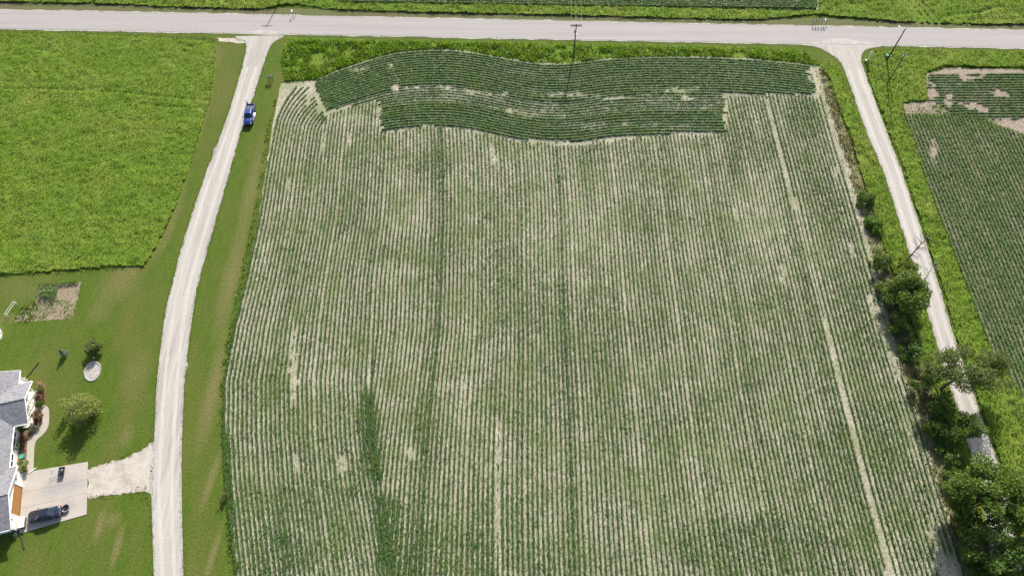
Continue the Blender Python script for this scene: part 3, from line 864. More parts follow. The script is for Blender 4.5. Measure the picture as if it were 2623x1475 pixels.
grass('far_verge_grass', GL([(-160, 8), (0, 8), (300, 14), (400, 20), (540, 24), (660, 27), (700, 22), (740, 15), (780, 17), (840, 27), (1000, 33), (1400, 41), (1800, 52), (1950, 54), (2040, 44),
                             (2090, 40), (2160, 47), (2300, 59), (2450, 64), (2640, 66), (2800, 70), (2800, 10), (2440, -10), (2440, -40), (2096, -40), (2098, 30), (1500, 17), (905, 10), (880, -40), (-160, -40)]),
      M['verge'], 'tall yellow green roadside grass beyond the paved road', dens=13, w=(.12, .26), h=(.12, .40), clump=1.0, seed=10, hole=.30, base='rough_base', hummock=.5,
      cut=off_track([[(2285, -20), (2330, 30), (2355, 60)], [(2300, -20), (2345, 30), (2370, 60)], [(2318, -20), (2362, 30), (2388, 60)], [(2330, -20), (2380, 30), (2405, 60)], [(2560, 20), (2510, 34), (2430, 42)]], 0.55))
grass('lane_verge_grass', GL([(2114, 152), (2146, 166), (2164, 200), (2186, 260), (2216, 343), (2258, 442), (2301, 572), (2348, 722), (2401, 902), (2457, 1077), (2504, 1242), (2542, 1490), (2500, 1490),
                              (2465, 1240), (2420, 1075), (2360, 903), (2300, 740), (2262, 640), (2210, 470), (2175, 350), (2140, 260), (2120, 200), (2100, 170)]), M['verge'],
      'bright rough grass strip between the field trees and the gravel lane', dens=20, w=(.10, .24), h=(.08, .34), clump=0.8, seed=12, hole=.30, base='rough_base', hummock=.45)
east_v = GL([(2214, 150), (2225, 136), (2262, 127), (2400, 128), (2640, 133), (2800, 137), (2800, 178), (2640, 176), (2420, 172), (2372, 188), (2374, 225), (2376, 258), (2352, 262), (2314, 266), (2322, 300),
             (2378, 480), (2440, 640), (2536, 887), (2660, 1075), (2760, 1490), (2636, 1490), (2575, 1240), (2520, 1075), (2458, 900), (2405, 720), (2356, 570), (2313, 440), (2275, 340), (2243, 255), (2220, 190)])
grass('east_verge_grass', east_v, M['verge'], 'bright rough grass between the gravel lane and the east field', dens=18, w=(.10, .24), h=(.08, .34), clump=0.8, seed=14, hole=.30, base='rough_base', hummock=.45)
grass('east_field_weeds', GL([(2322, 272), (2400, 268), (2470, 275), (2540, 298), (2570, 330), (2480, 338), (2400, 336), (2340, 330)]), M['ditch'],
      'yellow green weeds choking the corner of the east field', 'weeds', dens=15, h=(.15, .42), seed=16, hole=.42,
      cut=off_track([[(2330, 312), (2400, 308), (2440, 300), (2475, 285)], [(2400, 312), (2445, 306), (2480, 292)], [(2350, 336), (2440, 333), (2500, 314)], [(2450, 334), (2500, 322), (2510, 312)]], 0.3))
edge_w = GL([(716, 236), (707, 265), (697, 310), (686, 390), (657, 570), (630, 706), (600, 842), (574, 965), (573, 1060), (586, 1222), (606, 1475), (590, 1475), (573, 1222), (562, 1060), (563, 960), (586, 838),
             (614, 712), (643, 575), (674, 380), (688, 310), (702, 255)])
grass('field_edge_weeds', edge_w, M['ditch'], 'ragged weeds along the west edge of the crop field', 'weeds', dens=18, w=(.10, .24), h=(.10, .38), seed=18, hole=.46)
grass('dry_field_edge', GL([(2096, 172), (2114, 250), (2156, 380), (2211, 570), (2257, 760), (2306, 940), (2364, 1120), (2416, 1290), (2474, 1490), (2530, 1490), (2480, 1290), (2436, 1130),
                            (2384, 1000), (2330, 860), (2294, 700), (2240, 530), (2188, 380), (2142, 250), (2112, 180)]), M['dry'],
      'brown and green weeds along the east edge of the crop field', 'weeds', dens=22, w=(.12, .28), h=(.14, .50), seed=20, hole=.42, base='weed_base')
grass('field_end_weeds', GL([(2085, 180), (2104, 250), (2142, 380), (2196, 570), (2242, 760), (2290, 940), (2348, 1120), (2400, 1290), (2450, 1475), (2476, 1475), (2420, 1290), (2366, 1120), (2308, 940), (2258, 760),
                              (2213, 570), (2158, 380), (2116, 250), (2100, 180)]), M['dry'], 'low weeds creeping into the pale soil at the east end of the main field', 'weeds', dens=12, w=(.08, .22), h=(.05, .22), seed=27, hole=.52, leafy=.75, clump=1.6)
grass('spur_edge_weeds', GL([(224, 1196), (300, 1172), (360, 1148), (388, 1118), (394, 1140), (365, 1160), (300, 1182), (226, 1204)]), M['lawn_blade'],
      'sparse dark weeds along the upper edge of the gravel spur', 'weeds', dens=22, h=(.05, .16), w=(.06, .18), seed=22, hole=.46)
grass('spur_lower_weeds', GL([(320, 1260), (372, 1236), (388, 1262), (386, 1290), (340, 1276), (230, 1276), (228, 1268)]), M['lawn_blade'],
      'sparse dark weeds along the lower edge of the gravel spur', 'weeds', dens=22, h=(.05, .18), w=(.06, .18), seed=24, hole=.46)

def edge_band(line, w0, w1):
    out_a, out_b = [], []
    for i, p in enumerate(line):
        a, b = Vector(line[max(i - 1, 0)]), Vector(line[min(i + 1, len(line) - 1)])
        d = (b - a).normalized(); nrm_ = Vector((-d.y, d.x))
        out_a.append(tuple(Vector(p) + nrm_ * w0)); out_b.append(tuple(Vector(p) + nrm_ * w1))
    return out_a + out_b[::-1]
for nm, ln, sd, w0, w1, lb in (('drive_west_fringe', dl[1:], 51, -.30, .35, 'ragged grass fringe along the house side of the gravel drive'),
                               ('drive_east_fringe', dr[1:], 53, -.35, .30, 'ragged grass fringe along the field side of the gravel drive'),
                               ('lane_west_fringe', rl[1:], 55, -.30, .45, 'ragged grass fringe along the tree side of the gravel lane'),
                               ('lane_east_fringe', rr[1:], 57, -.45, .30, 'ragged grass fringe along the east side of the gravel lane')):
    grass(nm, edge_band(ln, w0, w1), M['verge'] if 'lane' in nm else M['lawn_blade'], lb, dens=34, w=(.05, .15), h=(.03, .13), seed=sd, hole=.42, clump=.8, leafy=.7)
for nm, e, sd, lb in (('road_north_fringe', shift(N_EDGE, .1), 59, 'thin grass fringe along the far edge of the paved road'), ('road_south_fringe', shift(S_EDGE, -.25), 61, 'thin grass fringe along the near edge of the paved road')):
    e2 = [(x_, e[0][1] + (e[1][1] - e[0][1]) * (x_ - e[0][0]) / (e[1][0] - e[0][0])) for x_ in np.arange(-140, 141, 2.0)]
    grass(nm, [(x_, y_ - .25) for x_, y_ in e2] + [(x_, y_ + .25) for x_, y_ in e2[::-1]], M['lawn_blade'], lb, dens=26, w=(.06, .18), h=(.03, .12), seed=sd, hole=.45, leafy=.7,
          cut=lambda x, y: ~(((np.abs(x + 57.5) < 6.0) | (np.abs(x - 78.5) < 9.5)) & (y < 133.5)))

grass('field_weeds', GL([(740, 300), (1000, 350), (1450, 375), (1860, 345), (2095, 255), (2200, 570), (2300, 940), (2460, 1475), (620, 1475), (580, 1000), (690, 400)]), M['verge'],
      'low scattered weeds and volunteer plants between the crop rows', 'weeds', dens=6, w=(.08, .20), h=(.04, .14), seed=71, hole=.62, clump=3.0, leafy=.85)
grass('headland_weeds', GL([(830, 215), (1000, 150), (1300, 165), (1500, 170), (2080, 180), (2090, 238), (1860, 240), (1850, 335), (1450, 360), (1000, 330), (900, 270)]), M['verge'],
      'yellowish weeds scattered among the wavy crop rows', 'weeds', dens=6, w=(.08, .2), h=(.08, .30), seed=73, hole=.60, clump=3.0, leafy=.85)

# ------------------------------------------------------------------ trees and shrubs
def limb_paths(rg, base, top, n, spread, trunk_r):
    """trunk and limbs as (points, radii)"""
    out = []
    b, t = Vector(base), Vector(top)
    pts = [b.lerp(t, f) + Vector((rg.gauss(0, .12), rg.gauss(0, .12), 0)) * (1 if 0 < f < 1 else 0) for f in (0, .25, .5, .75, 1)]
    out.append((pts, [trunk_r * k for k in (1.25, .95, .75, .5, .22)]))
    for i in range(n):
        f = rg.uniform(.25, .9)
        p = b.lerp(t, f)
        a = rg.uniform(0, 2 * math.pi)
        ln = rg.uniform(.6, 1.0)
        e = p + Vector((math.cos(a) * spread[0] * ln, math.sin(a) * spread[1] * ln, spread[2] * rg.uniform(.15, .8)))
        m = p.lerp(e, .5) + Vector((rg.gauss(0, .2), rg.gauss(0, .2), rg.uniform(0, .5)))
        out.append(([p, m, e], [trunk_r * .45 * (1.2 - f), trunk_r * .28 * (1.2 - f), .03]))
    return out

def tree(name, label, base, crown_c, crown_r, nleaf, mat, seed, leaf=(.22, .42), lumps=34, lump_r=(.9, 1.6), group=None, cat='tree', bark='bark', trunk_r=.2, droop=0.0, fill=.45, limbs=9):
    rg = random.Random(seed); nr = np.random.default_rng(seed)
    root = tag(empty(name, (base[0], base[1], 0)), label, cat, group)
    bx, by = base
    cc = Vector((crown_c[0] - bx, crown_c[1] - by, crown_c[2]))
    mb = MB()
    for pts, rr in limb_paths(rg, (0, 0, -.05), (cc.x, cc.y, cc.z + crown_r[2] * .5), limbs, (crown_r[0] * .85, crown_r[1] * .85, crown_r[2]), trunk_r):
        mb.tube(pts, rr, 6)
    mb.build('trunk', M[bark], root, smooth=True)
    cs, rs = [], []
    for i in range(lumps):
        while True:
            v = Vector((rg.uniform(-1, 1), rg.uniform(-1, 1), rg.uniform(-1, 1)))
            if .3 < v.length < 1: break
        cs.append((cc.x + v.x * crown_r[0], cc.y + v.y * crown_r[1], cc.z + v.z * crown_r[2])); rs.append(rg.uniform(*lump_r))
    cs, rs = np.array(cs), np.array(rs)
    k = nr.choice(len(cs), nleaf, p=rs ** 2 / (rs ** 2).sum())
    d = nr.normal(size=(nleaf, 3)); d /= np.linalg.norm(d, axis=1, keepdims=True)
    rad = rs[k] * nr.uniform(fill, 1.08, nleaf)
    P = cs[k] + d * rad[:, None] * np.array([1, 1, .75])
    if droop: P[:, 2] -= droop * nr.random(nleaf) ** 2
    P[:, 2] = np.maximum(P[:, 2], .12)
    V = leaf_quads(P, nr.uniform(leaf[0], leaf[1], nleaf), 1.25, nr)
    V[:, :, 2] = np.maximum(V[:, :, 2], .03)
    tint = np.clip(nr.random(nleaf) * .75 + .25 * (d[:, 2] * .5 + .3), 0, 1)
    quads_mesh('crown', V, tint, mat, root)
    return root

def at(px, py, z):
    x, y = G(px, py, z)
    return (x, y, z)

def lane_tree(label, px, py, z, r, base_xy, n, mat, seed, **kw):
    c = at(px, py, z)
    return tree('broadleaf_tree', label, base_xy, c, r, n, mat, seed, **kw)

gt = 'trees beside the gravel lane'
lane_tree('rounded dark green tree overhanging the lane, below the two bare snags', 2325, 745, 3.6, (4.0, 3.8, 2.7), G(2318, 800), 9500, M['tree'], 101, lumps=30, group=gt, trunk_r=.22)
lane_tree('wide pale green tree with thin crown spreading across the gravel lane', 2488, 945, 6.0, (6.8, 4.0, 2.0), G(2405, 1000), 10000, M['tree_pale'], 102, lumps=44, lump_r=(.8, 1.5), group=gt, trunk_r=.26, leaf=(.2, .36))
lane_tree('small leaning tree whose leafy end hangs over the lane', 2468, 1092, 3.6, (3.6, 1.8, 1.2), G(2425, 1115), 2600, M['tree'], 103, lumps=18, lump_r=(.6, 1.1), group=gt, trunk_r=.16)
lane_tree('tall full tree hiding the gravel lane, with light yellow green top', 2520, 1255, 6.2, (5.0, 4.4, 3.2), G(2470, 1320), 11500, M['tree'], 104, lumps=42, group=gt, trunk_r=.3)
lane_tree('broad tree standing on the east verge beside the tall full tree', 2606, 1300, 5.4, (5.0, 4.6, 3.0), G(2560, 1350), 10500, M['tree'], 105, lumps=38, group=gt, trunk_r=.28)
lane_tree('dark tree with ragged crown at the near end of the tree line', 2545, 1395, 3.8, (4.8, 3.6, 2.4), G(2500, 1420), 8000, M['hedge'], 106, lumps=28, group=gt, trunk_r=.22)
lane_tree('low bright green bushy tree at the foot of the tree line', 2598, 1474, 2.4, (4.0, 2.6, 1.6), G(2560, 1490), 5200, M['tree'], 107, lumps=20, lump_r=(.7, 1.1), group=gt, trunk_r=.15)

def bare_tree(name, label, base, tip, r, seed, mat, nb, bl, rise=.5, group=None, sub=3, from_f=.3):
    rg = random.Random(seed)
    root = tag(empty(name, (base[0], base[1], 0)), label, 'tree', group)
    T = Vector((tip[0] - base[0], tip[1] - base[1], tip[2]))
    pts = [T * f + Vector((rg.gauss(0, .18), rg.gauss(0, .18), 0)) * (f > 0) for f in (0, .2, .4, .6, .8, 1)]
    MB().tube(pts, [r, r * .85, r * .68, r * .5, r * .32, r * .12], 7).build('trunk', M[mat], root, smooth=True)
    for i in range(nb):
        f = rg.uniform(from_f, .97)
        p = T * f
        a = rg.uniform(0, 2 * math.pi); L = bl * (1.25 - f) * rg.uniform(.6, 1.1)
        d = Vector((math.cos(a), math.sin(a), rise * rg.uniform(.2, 1.2))).normalized()
        e = p + d * L
        m = p + d * L * .5 + Vector((rg.gauss(0, .12), rg.gauss(0, .12), rg.uniform(0, .25)))
        mb = MB().tube([p, m, e], [r * .32, r * .22, .02], 5)
        for q in range(sub):
            s = p.lerp(e, rg.uniform(.35, .9))
            dd = (d + Vector((rg.gauss(0, .6), rg.gauss(0, .6), rg.gauss(.2, .4)))).normalized()
            mb.tube([s, s + dd * L * .22, s + dd * L * .4 + Vector((0, 0, .08))], [r * .16, r * .11, .012], 4)
        mb.build('branch', M[mat], root, smooth=True)
    return root
b1 = G(2292, 690); t1 = at(2404, 578, 10.5)
bare_tree('dead_tree', 'leafless dark snag leaning across the gravel lane', b1, t1, .17, 5, 'dead_bark', 16, 2.6, group=None)
b2 = G(2345, 745); t2 = at(2402, 668, 7.4)
bare_tree('dead_tree', 'bleached bare dead tree with curling twigs above the rounded dark green tree', b2, t2, .12, 9, 'pale_bark', 11, 2.2, from_f=.55)

gs = 'wild shrubs along the east field edge'
hs = [('round dark shrub standing alone between field edge and lane', 2214, 508, 1.3, 2.0, 2.2, 1.5, 'hedge'),
      ('small dark shrub below the round shrub at the field edge', 2240, 575, .8, 1.3, 2.0, .9, 'ditch'),
      ('dark bush at the foot of the leafless snag', 2258, 668, 1.5, 2.2, 2.0, 1.5, 'hedge'),
      ('green bush on the lane side of the leafless snag', 2322, 688, 2.0, 2.4, 1.8, 1.6, 'tree'),
      ('leafy shrub on the field side of the rounded dark green tree', 2272, 745, 1.6, 2.0, 2.2, 1.5, 'tree'),
      ('dark shrub tucked below the rounded dark green tree', 2312, 830, 1.7, 2.4, 2.2, 1.5, 'hedge'),
      ('low shaded shrub between the rounded tree and the wide pale tree', 2336, 900, 1.2, 2.2, 2.4, 1.1, 'hedge'),
      ('shaded shrub under the field side of the wide pale tree', 2362, 968, 1.5, 2.4, 2.4, 1.3, 'hedge'),
      ('dark shrub below the wide pale tree', 2408, 1030, 1.6, 2.4, 2.4, 1.3, 'hedge'),
      ('dark shrub on the field side of the small leaning tree', 2402, 1095, 1.4, 2.2, 2.2, 1.3, 'hedge'),
      ('low dark shrub below the small leaning tree', 2432, 1160, 1.2, 2.2, 2.2, 1.1, 'hedge'),
      ('dark shrub on the field side of the tall full tree', 2448, 1232, 1.4, 1.8, 2.2, 1.2, 'hedge'),
      ('shaded shrub at the foot of the tall full tree', 2468, 1340, 1.3, 2.0, 2.2, 1.1, 'hedge'),
      ('shaded shrub at the near end of the field edge', 2500, 1440, 1.2, 2.2, 2.4, 1.1, 'hedge')]
for i, (lb, px, py, z, rx, ry, rz, mt) in enumerate(hs):
    c = at(px, py, z)
    tree('wild_shrub', lb, (c[0], c[1]), c, (rx, ry, rz), 2300, M[mt], 200 + i, leaf=(.16, .34), lumps=16, lump_r=(.5, .95), group=gs, cat='shrub', trunk_r=.07, limbs=5)

# garden plants
def shrub(name, label, px, py, z, r, n, mat, seed, leaf=(.10, .20), cat='shrub', lumps=14, lump_r=(.25, .45), **kw):
    c = at(px, py, z)
    return tree(name, label, (c[0], c[1]), c, r, n, M[mat], seed, leaf=leaf, lumps=lumps, lump_r=lump_r, cat=cat, trunk_r=.05, limbs=5, **kw)
shrub('round_bush', 'round olive green bush alone on the lawn above the stone bed', 238, 886, 1.25, (1.25, 1.25, 1.0), 2600, 'bush', 301, leaf=(.14, .26), lumps=22, lump_r=(.4, .7), cat='bush')
wx, wy, wz = at(196, 1045, 2.6)
tree('willow_tree', 'pale yellow green weeping tree on the front lawn of the house', G(206, 1068), (wx, wy, wz), (3.0, 2.6, 1.7), 6200, M['willow'], 302, leaf=(.14, .30), lumps=26, lump_r=(.6, 1.1), trunk_r=.14, droop=1.6)
shrub('sapling', 'small yellow green sapling on the grass strip by the field edge', 572, 1270, .9, (.75, .6, .6), 420, 'bush', 303, cat='sapling', lumps=8)
sx, sy = G(168, 908)
root = tag(empty('spruce', (sx, sy, 0)), 'small blue green spruce on the lawn beside the round bush', 'spruce')
MB().tube([(0, 0, -.03), (0, 0, 1.9)], [.05, .015], 6).build('trunk', M['bark'], root)
nr = np.random.default_rng(5); n = 1500
zz = nr.uniform(.08, 1, n) ** 1.0; ang = nr.uniform(0, 6.283, n)
tier = (np.floor(zz * 8) + nr.random(n)) / 8
rad = (1 - zz) * .72 * nr.uniform(.35, 1.05, n) * (.75 + .4 * (1 - (zz * 8) % 1)) + .03
P = np.stack([np.cos(ang) * rad, np.sin(ang) * rad, .12 + zz * 1.9], 1)
quads_mesh('crown', leaf_quads(P, nr.uniform(.10, .20, n), .8, nr, aspect=.5), nr.random(n), M['spruce'], root)

# ------------------------------------------------------------------ house
HA = math.radians(14.2)
HO = (-76.3, 25.85)
house = tag(empty('house', (HO[0], HO[1], 0), HA), 'white single storey house with grey shingle roof, front gables and attached garage', 'house')
# local frame: +x towards the drive (front), +y along the front to the north
EZ = 2.6
def wallbox(name, x0, x1, y0, y1, z0, z1, mat='siding'):
    return MB().box(((x0 + x1) / 2, (y0 + y1) / 2, (z0 + z1) / 2), (x1 - x0, y1 - y0, z1 - z0)).build(name, M[mat], house)
def gable(name, x, y0, y1, z, zr, th=.15):
    ym = (y0 + y1) / 2
    return MB().slab([(x, y0, z), (x, y1, z), (x, ym, zr)], th, (1, 0, 0)).build(name, M['siding'], house)
wall = wallbox('wall', -1.35, -1.2, 4.403, 21.1, 0, 2.62)
wallbox('wall', -9.75, -9.6, -4.4, 21.1, 0, 2.62)
wallbox('wall', -9.597, -1.353, 20.95, 21.1, 0, 2.62)
wallbox('wall', -9.597, -.153, -4.4, -4.25, 0, 2.62)
wallbox('wall', -1.197, -.153, 4.253, 4.4, 0, 2.62)
MB().box((-.075, -3.36, 1.31), (.15, 2.08, 2.62)).build('wall', M['siding'], house)       # garage front, either side of the door
MB().box((-.075, 3.36, 1.31), (.15, 2.08, 2.62)).build('wall', M['siding'], house)
MB().box((-.075, 0, 2.41), (.15, 4.64, .42)).build('wall', M['siding'], house)
gable('gable_wall', -.003, -4.4, 4.4, 2.62, 3.97)
gable('gable_wall', .97, 12.1, 18.8, 2.62, 3.97)
MB().slab([(-1.3, 21.09, 2.62), (-9.6, 21.09, 2.62), (-5.45, 21.09, 3.98)], .15, (0, 1, 0)).build('gable_wall', M['siding'], house)
# roof slopes
def slope(name, pts, th=.09):
    return MB().slab(pts, th).build(name, M['shingle'], house)
slope('roof_slope', [(-.7, -4.9, 2.62), (-.7, 21.75, 2.62), (-5.45, 21.75, 4.2), (-5.45, -4.9, 4.2)])
slope('roof_slope', [(-10.2, 21.75, 2.62), (-10.2, -4.9, 2.62), (-5.45, -4.9, 4.2), (-5.45, 21.75, 4.2)])
slope('roof_slope', [(-5.3, 0, 4.14), (.5, 0, 4.14), (.5, 4.9, 2.63), (-5.3, 4.9, 2.63)])
slope('roof_slope', [(.5, 0, 4.14), (-5.3, 0, 4.14), (-5.3, -4.95, 2.63), (.5, -4.95, 2.63)])
slope('roof_slope', [(-5.2, 15.5, 4.10), (1.4, 15.5, 4.10), (1.4, 19.25, 2.64), (-5.2, 19.25, 2.64)])
slope('roof_slope', [(1.4, 15.5, 4.10), (-5.2, 15.5, 4.10), (-5.2, 11.75, 2.64), (1.4, 11.75, 2.64)])
MB().tube([(-5.25, 0, 4.145), (.5, 0, 4.145)], .07, 6).tube([(-5.2, 15.5, 4.105), (1.4, 15.5, 4.105)], .07, 6).tube([(-5.45, -4.9, 4.205), (-5.45, 21.75, 4.205)], .07, 6).build('ridge_cap', M['shingle'], house)
def rake(x, y0, ym, y1, z0, zm):
    for ya in (y0, y1):
        a, b = Vector((x, ya, z0)), Vector((x, ym, zm))
        MB().slab([a + Vector((0, 0, .04)), b + Vector((0, 0, .04)), b + Vector((0, 0, -.16)), a + Vector((0, 0, -.16))], .07, (-1, 0, 0)).build('rake_trim', M['trim'], house)
rake(.505, -4.95, 0, 4.9, 2.63, 4.14)
rake(1.405, 11.75, 15.5, 19.25, 2.64, 4.10)
for ya, yb in ((4.98, 11.68), (19.33, 21.75)):
    MB().box((-.66, (ya + yb) / 2, 2.57), (.12, yb - ya, .13)).build('gutter', M['trim'], house)
MB().box((-2.35, 4.955, 2.57), (5.5, .1, .12)).build('gutter', M['trim'], house)
MB().box((-2.35, -5.005, 2.57), (5.5, .1, .12)).build('gutter', M['trim'], house)
MB().box((.35, 11.70, 2.58), (2.0, .1, .12)).build('gutter', M['trim'], house)
MB().box((.35, 19.30, 2.58), (2.0, .1, .12)).build('gutter', M['trim'], house)
for xa, xb, za, zb in ((-.7, -5.45, 2.62, 4.2), (-10.2, -5.45, 2.62, 4.2)):
    MB().slab([(xa, 21.76, za + .04), (xb, 21.76, zb + .04), (xb, 21.76, zb - .16), (xa, 21.76, za - .16)], .06, (0, -1, 0)).build('rake_trim', M['trim'], house)
# soffits
MB().box((-1.0, 8.3, 2.50), (.5, 6.5, .05)).build('soffit', M['trim'], house)
# garage door of four panels
gd = MB().box((-.09, 0, 1.09), (.05, 4.6, 2.16)).build('garage_door', M['door_wood'], house)
for i in range(4):
    MB().box((-.055, 0, .29 + i * .535), (.03, 4.56, .50)).build('panel', M['door_wood'], gd, bevel=.012)
MB().box((-.03, 0, .95), (.05, .16, .05)).build('handle', M['black_metal'], gd)
for s in (-1, 1):
    MB().box((.018, s * 2.37, 1.13), (.04, .14, 2.24)).build('door_trim', M['trim'], house)
MB().box((.018, 0, 2.27), (.04, 4.6, .14)).build('door_trim', M['trim'], house)
for s in (-1, 1):
    wl = MB().tube([(.10, s * 3.1, 1.72), (.10, s * 3.1, 1.98)], [.05, .08], 8).tube([(.1, s * 3.1, 1.98), (.1, s * 3.1, 2.06)], [.09, .02], 8).build('wall_lantern', M['black_metal'], house)
    MB().box((.03, s * 3.1, 1.95), (.10, .04, .04)).build('bracket', M['black_metal'], wl)
# front windows on the long wall
for y, w in ((5.9, 1.0), (7.1, .9), (9.6, 1.5), (10.9, .8)):
    wd = MB().box((-1.19, y, 1.75), (.06, w + .18, 1.38)).build('window', M['trim'], house)
    MB().box((-1.165, y, 1.75), (.03, w, 1.2)).build('pane', M['glass_dark'], wd)
    MB().box((-1.13, y, 1.03), (.12, w + .24, .05)).build('sill', M['trim'], wd)
# porch
MB().box((-.2, 15.5, .12), (1.98, 6.5, .24)).build('porch_floor', M['cream'], house)
MB().tube([(-1.12, 21.05, 2.5), (-1.12, 21.05, .1)], .045, 6).build('downspout', M['trim'], house)
for y in (18.4, 16.2, 14.9, 12.6):
    MB().box((.72, y, 1.42), (.13, .13, 2.36)).build('porch_post', M['trim'], house)
MB().box((.72, 15.5, 2.68), (.15, 6.6, .16)).build('porch_beam', M['trim'], house)
fd = MB().box((-1.18, 15.5, 1.28), (.06, 1.0, 2.08)).build('front_door', M['brown_wood'], house)
MB().box((-1.13, 15.85, 1.2), (.06, .05, .12)).build('handle', M['chrome'], fd)
MB().tube([(.02, 4.52, 2.5), (.02, 4.52, .12), (.3, 4.6, .06)], .045, 6).build('downspout', M['trim'], house)
MB().tube([(.02, -4.52, 2.5), (.02, -4.52, .12), (.3, -4.6, .06)], .045, 6).build('downspout', M['trim'], house)

def HL(x, y, z=0.0):
    c, s = math.cos(HA), math.sin(HA)
    return (HO[0] + x * c - y * s, HO[1] + x * s + y * c, z)

# black drain pipes lying on the lawn
for lb, pts in (('black corrugated drain pipe lying on the lawn at the far corner of the house', [(63, 975), (74, 961), (86, 946), (98, 931)]),
                ('curved black drain pipe lying on the lawn by the garage corner', [(47, 1360), (53, 1371), (58, 1384), (62, 1403)])):
    g = smooth_line(GL(pts), 4); o_ = g[0]
    dp = tag(empty('drain_pipe', (o_[0], o_[1], 0)), lb, 'pipe')
    MB().tube([(x_ - o_[0], y_ - o_[1], .085) for x_, y_ in g], [.075 + .008 * (k % 2) for k in range(len(g))], 8).build('hose', M['black'], dp)
    a_, b_ = Vector((g[-2][0] - o_[0], g[-2][1] - o_[1], .085)), Vector((g[-1][0] - o_[0], g[-1][1] - o_[1], .085))
    MB().tube([b_, b_ + (b_ - a_).normalized() * .15], [.10, .10], 8).build('coupling', M['black_metal'], dp)
sheet('splash_slab', GL([(55, 968), (69, 966), (71, 974), (60, 978)]), .03, M['walk'], skirt=.03)
# concrete pad of four slabs, walk, planting beds
pad = empty('driveway_pad', (0, 0, 0)); pad['kind'] = 'structure'
P00, P10, P11, P01 = [Vector(G(*q)) for q in ((62, 1348), (222, 1317), (225.5, 1182), (78, 1212))]
P00, P01 = Vector(HL(.06, -5.0)[:2]), Vector(HL(.06, 4.7)[:2])
cuts_v = (0, .40, .66, 1.0); cuts_u = (0, 1.0)
for j in range(3):
    a, b = cuts_v[j], cuts_v[j + 1]
    g = .0015
    L0, L1 = P00.lerp(P01, a + g), P00.lerp(P01, b - g)
    R0, R1 = P10.lerp(P11, a + g), P10.lerp(P11, b - g)
    sheet('concrete_slab', [tuple(L0), tuple(R0), tuple(R1), tuple(L1)], .075 + .004 * (j % 2), M['concrete'], parent=pad, skirt=.075)
WALK_O = [(93, 1203), (86, 1205), (87, 1170), (89, 1140), (96, 1125), (110, 1113), (120, 1100), (125, 1085), (126, 1060), (124, 1045), (114, 1037), (94, 1038)]
WALK_I = [(91, 1050), (104, 1052), (109, 1062), (108, 1075), (104, 1090), (95, 1102), (80, 1115), (71, 1130), (69, 1160), (68, 1185), (72, 1208)]
sheet('front_walk', smooth_line(GL(WALK_O[1:]), 3) + smooth_line(GL(WALK_I), 3), .05, M['walk'], skirt=.05)
sheet('mulch_bed', rough(GL([(104, 1053), (108, 1075), (103, 1090), (94, 1102), (79, 1116), (70, 1131), (68, 1160), (67, 1185), (60, 1196)]) + [HL(-1.19, 4.6)[:2], HL(-1.19, 11.9)[:2], HL(.95, 12.1)[:2], HL(.95, 14.6)[:2]], .6, .04, 61), .014, M['mulch'])
sheet('porch_bed', rough([HL(.9, 15.9)[:2], HL(2.3, 16.1)[:2], HL(2.2, 19.0)[:2], HL(1.2, 20.6)[:2], HL(.5, 20.4)[:2]], .6, .06, 62), .014, M['mulch'])
for lb, px, py, z, r, nn, mt, nm in (
    ('russet barberry shrub at the bend of the front walk', 96, 1064, .75, (.85, .85, .6), 1500, 'rust_shrub', 'barberry_shrub'),
    ('pale leafed shrub below the russet shrub by the walk', 86, 1096, .5, (.7, .6, .4), 800, 'grey_shrub', 'flowering_shrub'),
    ('small dark evergreen in the corner of the mulch bed', 50, 1099, .7, (.4, .4, .55), 600, 'hedge', 'evergreen_shrub'),
    ('brown ornamental grass clump in the mulch bed along the wall', 56, 1128, .5, (.6, 1.2, .35), 900, 'rust_shrub', 'ornamental_grass'),
    ('grey green climbing shrub against the house wall', 39, 1142, 1.0, (.45, 1.0, .8), 1000, 'grey_shrub', 'climbing_shrub'),
    ('cream and lime variegated shrub at the garage corner', 58, 1194, .95, (1.0, 1.0, .75), 2200, 'lime_shrub', 'variegated_shrub'),
    ('dark green leafy shrub at the far end of the porch', 103, 996, .6, (.75, .75, .45), 1100, 'bush', 'leafy_shrub'),
    ('purple brown low shrub in front of the porch', 102, 1019, .55, (.75, .7, .4), 1000, 'rust_shrub', 'purple_shrub'),
    ('pale green hosta clump at the garage corner by the curved drain pipe', 38, 1366, .35, (.6, .6, .28), 700, 'grey_shrub', 'hosta_clump'),
    ('dark shrub in front of the porch below the purple brown shrub', 102, 1032, .5, (.7, .6, .35), 900, 'hedge', 'porch_shrub')):
    shrub(nm, lb, px, py, z, r, nn, mt, hash(lb) % 1000 if False else len(lb) * 7 + px, leaf=(.09, .18), lumps=12, lump_r=(.22, .40))
tx, ty = G(60, 1170)
po = tag(empty('garden_bowl', (tx, ty, .014)), 'teal glazed bowl on the mulch bed by the walk', 'bowl')
MB().lathe([(.0, 0), (.22, 0), (.36, .45), (.40, .5), (.34, .5), (.30, .42), (0, .42)], seg=16).build('bowl', M['teal'], po, smooth=False)
MB().lathe([(.0, .47), (.33, .47)], seg=16).build('water', M['teal'], po)
dx, dy = G(76, 1211); ex, ey = G(93, 1199)
ds = tag(empty('downspout_extension', (dx, dy, .0)), 'white downspout extension lying across the end of the walk', 'downspout')
dv = Vector((ex - dx, ey - dy, 0))
MB().box((dv.x / 2, dv.y / 2, .15), (dv.length, .11, .09), math.atan2(dv.y, dv.x)).build('pipe', M['white'], ds)
MB().box((dv.x * .97, dv.y * .97, .14), (.10, .15, .12), math.atan2(dv.y, dv.x)).build('end_cap', M['trim'], ds)
